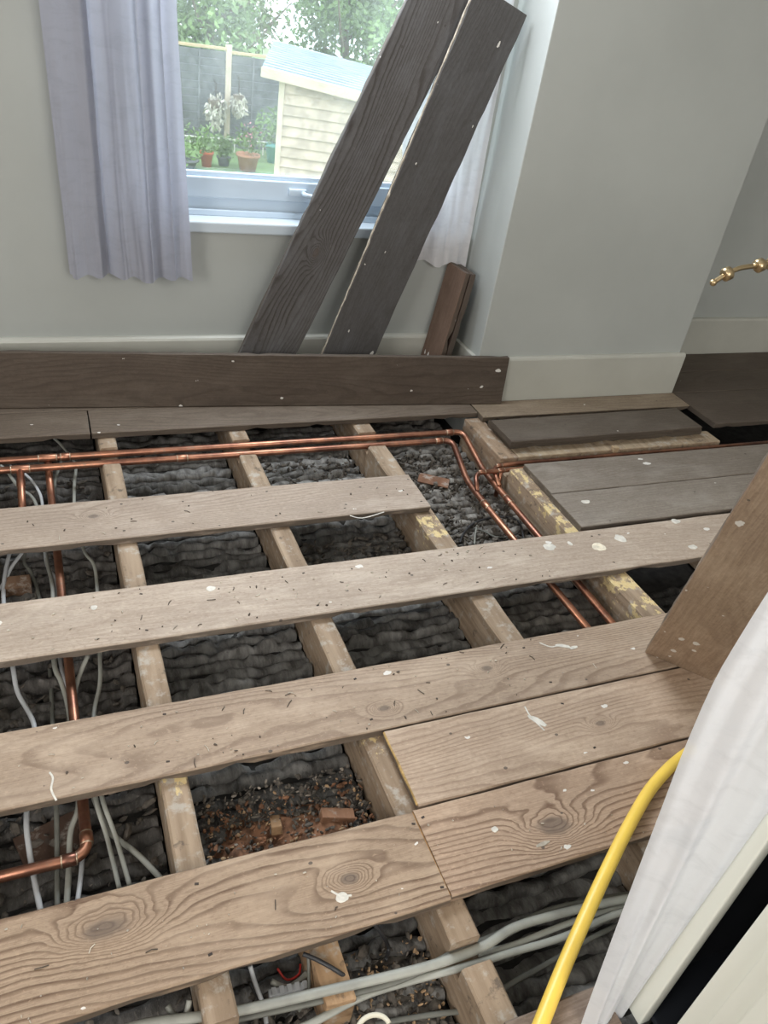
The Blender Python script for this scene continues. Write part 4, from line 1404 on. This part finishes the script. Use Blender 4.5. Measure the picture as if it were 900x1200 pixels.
FY = 17.55
posts = [aty(268, 60, FY).x - 1.83 * 3, aty(268, 60, FY).x - 1.83 * 2, aty(268, 60, FY).x - 1.83, aty(268, 60, FY).x, aty(268, 60, FY).x + 1.83, aty(268, 60, FY).x + 1.83 * 2, aty(268, 60, FY).x + 1.83 * 3]
fen = empty('garden_fence', (posts[3], FY, GZ))
tag(fen, 'grey horizontal board garden fence with pale posts behind the shed', 'fence')
sl = bmesh.new(); add_box(sl, -0.88, 0.88, -0.012, 0.012, -0.08, 0.08, 0.004)
sme = bpy.data.meshes.new('slat'); sl.to_mesh(sme); sl.free(); sme.materials.append(M_FENCE)
for i, x in enumerate(posts):
    o = box('post', x - 0.055, x + 0.055, FY - 0.06, FY + 0.05, GZ, -0.22 if i == 3 else -0.3, M_POST, None, 0.01)
    o.location -= fen.location; o.parent = fen
    if i < len(posts) - 1:
        xm = x + 0.915
        dz = 0 if i < 3 else -0.05
        for k in range(12):
            inst('slat', sme, fen, (xm - posts[3], random.uniform(-0.004, 0.004), 0.16 + k * 0.138 + dz), (radians(14), 0, random.uniform(-0.004, 0.004)))
        o = box('capping', xm - 0.88, xm + 0.88, FY - 0.04, FY + 0.04, -0.32 + dz, -0.27 + dz, M_CAP, None, 0.006)
        o.location -= fen.location; o.parent = fen
        for q in (-0.42, 0.35):
            o = box('batten', xm + q - 0.02, xm + q + 0.02, FY - 0.035, FY - 0.012, GZ + 0.08, -0.33 + dz, M_FENCE, None, 0.004)
            o.location -= fen.location; o.parent = fen

# low white rail in front of the fence
q0 = atz(205, 158, GZ + 0.25); q1 = atz(325, 168, GZ + 0.25)
rail = empty('low_rail', (q0.x, q0.y, GZ)); tag(rail, 'low white wire border rail in front of the fence', 'border rail')
bm = bmesh.new(); add_tube(bm, [(0, 0, 0.25), (q1.x - q0.x, q1.y - q0.y, 0.25)], 0.018, 6); mesh_obj('rail', bm, M_WHITE, rail)
for k in range(8):
    bm = bmesh.new(); f_ = k / 7; add_tube(bm, [((q1.x - q0.x) * f_, (q1.y - q0.y) * f_, 0), ((q1.x - q0.x) * f_, (q1.y - q0.y) * f_, 0.27)], 0.012, 6); mesh_obj('stake', bm, M_WHITE, rail)

# shed, turned a little away from the house; local x along its front, y into its depth
TH = radians(16.8)
sA = aty(307, 79, 10.91)
slope = -0.095
DEP = 4.2
shed = empty('garden_shed', (sA.x, sA.y, GZ), -TH); tag(shed, 'pale timber garden shed with a sloping blue grey roof', 'shed')
H0 = sA.z - GZ
WXL = 0.24          # wall set in from the roof edge
XE = 3.2


def rz(x): return H0 + slope * x


def solid(name, mat, foot, ztop, zbot):
    bm = bmesh.new()
    t_ = [bm.verts.new((x, y, ztop(x))) for x, y in foot]; b_ = [bm.verts.new((x, y, zbot(x))) for x, y in foot]
    bm.faces.new(t_); bm.faces.new(list(reversed(b_)))
    for k in range(4): bm.faces.new((t_[k], b_[k], b_[(k + 1) % 4], t_[(k + 1) % 4]))
    bmesh.ops.recalc_face_normals(bm, faces=bm.faces)
    return mesh_obj(name, bm, mat, shed)


solid('roof', M_FELT, [(0, 0), (XE, 0), (XE, DEP), (0, DEP)], lambda x: rz(x), lambda x: rz(x) - 0.03)
for k in range(1, 14):
    y = k * 0.3
    bm = bmesh.new(); add_tube(bm, [(0, y, rz(0) + 0.008), (XE, y, rz(XE) + 0.008)], 0.014, 6)
    mesh_obj('roof_rib', bm, M_FELT, shed)
solid('fascia', M_POST, [(-0.01, -0.03), (XE, -0.03), (XE, 0), (-0.01, 0)], lambda x: rz(x) + 0.01, lambda x: rz(x) - 0.10)
for k in range(18):
    z0 = k * 0.125; zt = z0 + 0.130
    xe = XE - 0.15
    if rz(xe) - 0.04 < zt: xe = (zt + 0.04 - H0) / slope
    if xe < WXL + 0.2: continue
    bm = bmesh.new()
    A = [bm.verts.new(v) for v in ((WXL, 0.14, z0), (WXL, 0.095, z0), (WXL, 0.125, zt), (WXL, 0.14, zt))]
    B = [bm.verts.new((xe, v.co.y, v.co.z)) for v in A]
    for q in range(4): bm.faces.new((A[q], A[(q + 1) % 4], B[(q + 1) % 4], B[q]))
    bm.faces.new(A); bm.faces.new(list(reversed(B)))
    bmesh.ops.recalc_face_normals(bm, faces=bm.faces)
    mesh_obj('board', bm, M_SHED, shed)
solid('side_wall', M_SHED, [(WXL, 0.14), (XE - 0.15, 0.14), (XE - 0.15, DEP - 0.1), (WXL, DEP - 0.1)], lambda x: rz(x) - 0.045, lambda x: 0)
bm = bmesh.new(); add_box(bm, WXL - 0.02, WXL + 0.05, 0.085, 0.14, 0, H0 - 0.08, 0.006); mesh_obj('corner_post', bm, M_POST, shed)


# planting
def leaves_bm(bm, c, rad, n_, size, droop=0.0, squash=1.0):
    for _ in range(n_):
        while True:
            v = Vector((random.uniform(-1, 1), random.uniform(-1, 1), random.uniform(-1, 1)))
            if v.length < 1: break
        v = v * (0.35 + 0.65 * random.random()) if random.random() < 0.3 else v
        p_ = c + Vector((v.x * rad, v.y * rad, v.z * rad * squash))
        a_ = Vector((random.uniform(-1, 1), random.uniform(-1, 1), random.uniform(-1, 1) - droop)).normalized()
        b_ = a_.orthogonal().normalized()
        b_ = (Matrix.Rotation(random.uniform(0, 6.28), 3, a_) @ b_)
        s_ = size * random.uniform(0.6, 1.4)
        v0 = bm.verts.new(p_); v1 = bm.verts.new(p_ + a_ * s_ + b_ * s_ * 0.45); v2 = bm.verts.new(p_ + a_ * s_ * 2); v3 = bm.verts.new(p_ + a_ * s_ - b_ * s_ * 0.45)
        bm.faces.new((v0, v1, v2, v3))


def tree(x, y, h_, rad, mat, label, n_=4600, size=0.085):
    t = empty('tree', (x, y, GZ)); tag(t, label, 'tree', 'trees behind the fence')
    bm = bmesh.new()
    add_tube(bm, smooth_path([(0, 0, 0), (0.1, 0, h_ * 0.35), (-0.05, 0.1, h_ * 0.7), (0, 0, h_)], 4), 0.09, 8)
    for k in range(7):
        z = h_ * (0.3 + 0.09 * k); an = k * 2.1
        add_tube(bm, [(0, 0, z), (cos(an) * rad * 0.5, sin(an) * rad * 0.5, z + 0.5), (cos(an) * rad * 0.85, sin(an) * rad * 0.85, z + 1.1)], [0.05, 0.035, 0.015], 6)
    mesh_obj('trunk', bm, M_BARK, t)
    bm = bmesh.new()
    for k in range(16):
        c = Vector((random.uniform(-0.5, 0.5) * rad, random.uniform(-0.5, 0.5) * rad, h_ * random.uniform(0.35, 1.0)))
        leaves_bm(bm, c, rad * 0.5, n_ // 16, size)
    o_ = mesh_obj('foliage', bm, mat, t); o_['kind'] = 'stuff'


tl = ['dense green tree behind the fence, between the grey curtain and the shed', 'bushy green tree rising behind the shed roof', 'olive tree behind the leaning boards at the right of the window', 'taller paler tree seen between the two green trees behind the fence', 'tree beyond the fence hidden behind the grey curtain', 'tall green tree farther back beside the top of the leaning boards']
for (x, y, h_, r_, m_), lb_ in zip(((3.9, 20.0, 3.5, 1.6, M_LEAF), (7.1, 20.2, 3.6, 1.6, M_LEAF), (10.3, 20.2, 3.7, 1.6, M_LEAF2), (5.4, 24.0, 4.6, 1.7, M_LEAF2), (0.7, 20.0, 3.5, 1.6, M_LEAF2), (9.0, 24.0, 4.8, 1.7, M_LEAF)), tl):
    tree(x, y, h_, r_, m_, lb_)


def pot(px, py_base, dia, hgt, mat, label, plant=M_LEAF, spread=0.28, nleaf=220, flower=None, yy=None):
    p_ = atz(px, py_base, GZ)
    t = empty('potted_plant', p_); tag(t, label, 'potted plant', 'pots along the fence')
    bm = bmesh.new()
    r_ = dia / 2
    prof = [(r_ * 0.7, 0), (r_ * 0.95, hgt * 0.85), (r_ * 1.08, hgt * 0.85), (r_ * 1.08, hgt), (r_ * 0.92, hgt), (r_ * 0.88, hgt * 0.8)]
    add_tube(bm, [(0, 0, q[1] + i * 1e-4) for i, q in enumerate(prof)], [q[0] for q in prof], 20)
    mesh_obj('pot', bm, mat, t, True)
    bm = bmesh.new(); leaves_bm(bm, Vector((0, 0, hgt + spread * 0.7)), spread, nleaf, 0.045)
    o_ = mesh_obj('foliage', bm, plant, t); o_['kind'] = 'stuff'
    if flower:
        bm = bmesh.new(); leaves_bm(bm, Vector((0, 0, hgt + spread)), spread * 0.9, 40, 0.03)
        o_ = mesh_obj('flowers', bm, flower, t); o_['kind'] = 'stuff'


pot(242, 195, 0.24, 0.26, M_ORANGE, 'small orange red pot with a green plant on the garden ground', spread=0.26)
pot(290, 200, 0.42, 0.30, M_TERRA, 'wide terracotta pot with pink flowers near the window frame', spread=0.30, flower=M_FLOWER)
pot(320, 190, 0.34, 0.34, M_TEAL, 'teal glazed pot with a tall shrub beside the shed', spread=0.42, nleaf=500)
pot(262, 194, 0.26, 0.16, M_FENCE, 'low grey pot of green leaves between the orange pot and the terracotta pot', spread=0.24, nleaf=260)
pot(216, 196, 0.5, 0.15, M_FENCE, 'low dark trough of greenery next to the grey curtain', spread=0.36, nleaf=300)
# tall shrub growing by the shed
p = atz(318, 168, GZ)
t = empty('shrub', p); tag(t, 'tall soft green shrub between the fence and the shed', 'shrub')
bm = bmesh.new(); leaves_bm(bm, Vector((0, 0, 0.85)), 0.42, 900, 0.04, squash=1.7); o = mesh_obj('foliage', bm, M_LEAF2, t); o['kind'] = 'stuff'
bm = bmesh.new(); add_tube(bm, [(0, 0, 0), (0.03, 0, 0.7), (0, 0, 1.3)], 0.02, 6); mesh_obj('stem', bm, M_BARK, t)
for px, py, w_, lab in ((253, 112, 0.21, 'dried hanging basket, larger, left of the pale fence post'), (280, 106, 0.15, 'dried hanging basket, smaller, right of the pale fence post')):
    p = aty(px, py, FY - 0.22)
    t = empty('hanging_basket', p); tag(t, lab, 'hanging basket', 'hanging baskets on the fence')
    bm = bmesh.new(); leaves_bm(bm, Vector((0, 0, -0.25)), w_, 420, 0.05, 1.2, 1.7 if w_ > 0.2 else 1.5); o = mesh_obj('dried_foliage', bm, M_DRY, t); o['kind'] = 'stuff'
    bm = bmesh.new(); add_tube(bm, [(0, 0, -0.30), (0, 0, -0.2), (0, 0, -0.08)], [0.03, w_ * 0.6, w_ * 0.75], 14); mesh_obj('basket', bm, M_BARK, t)
    bm = bmesh.new(); add_tube(bm, [(0, 0, -0.05), (0, 0, 0.2), (0, 0.2, 0.24)], 0.012, 6); mesh_obj('bracket', bm, M_NAIL, t)
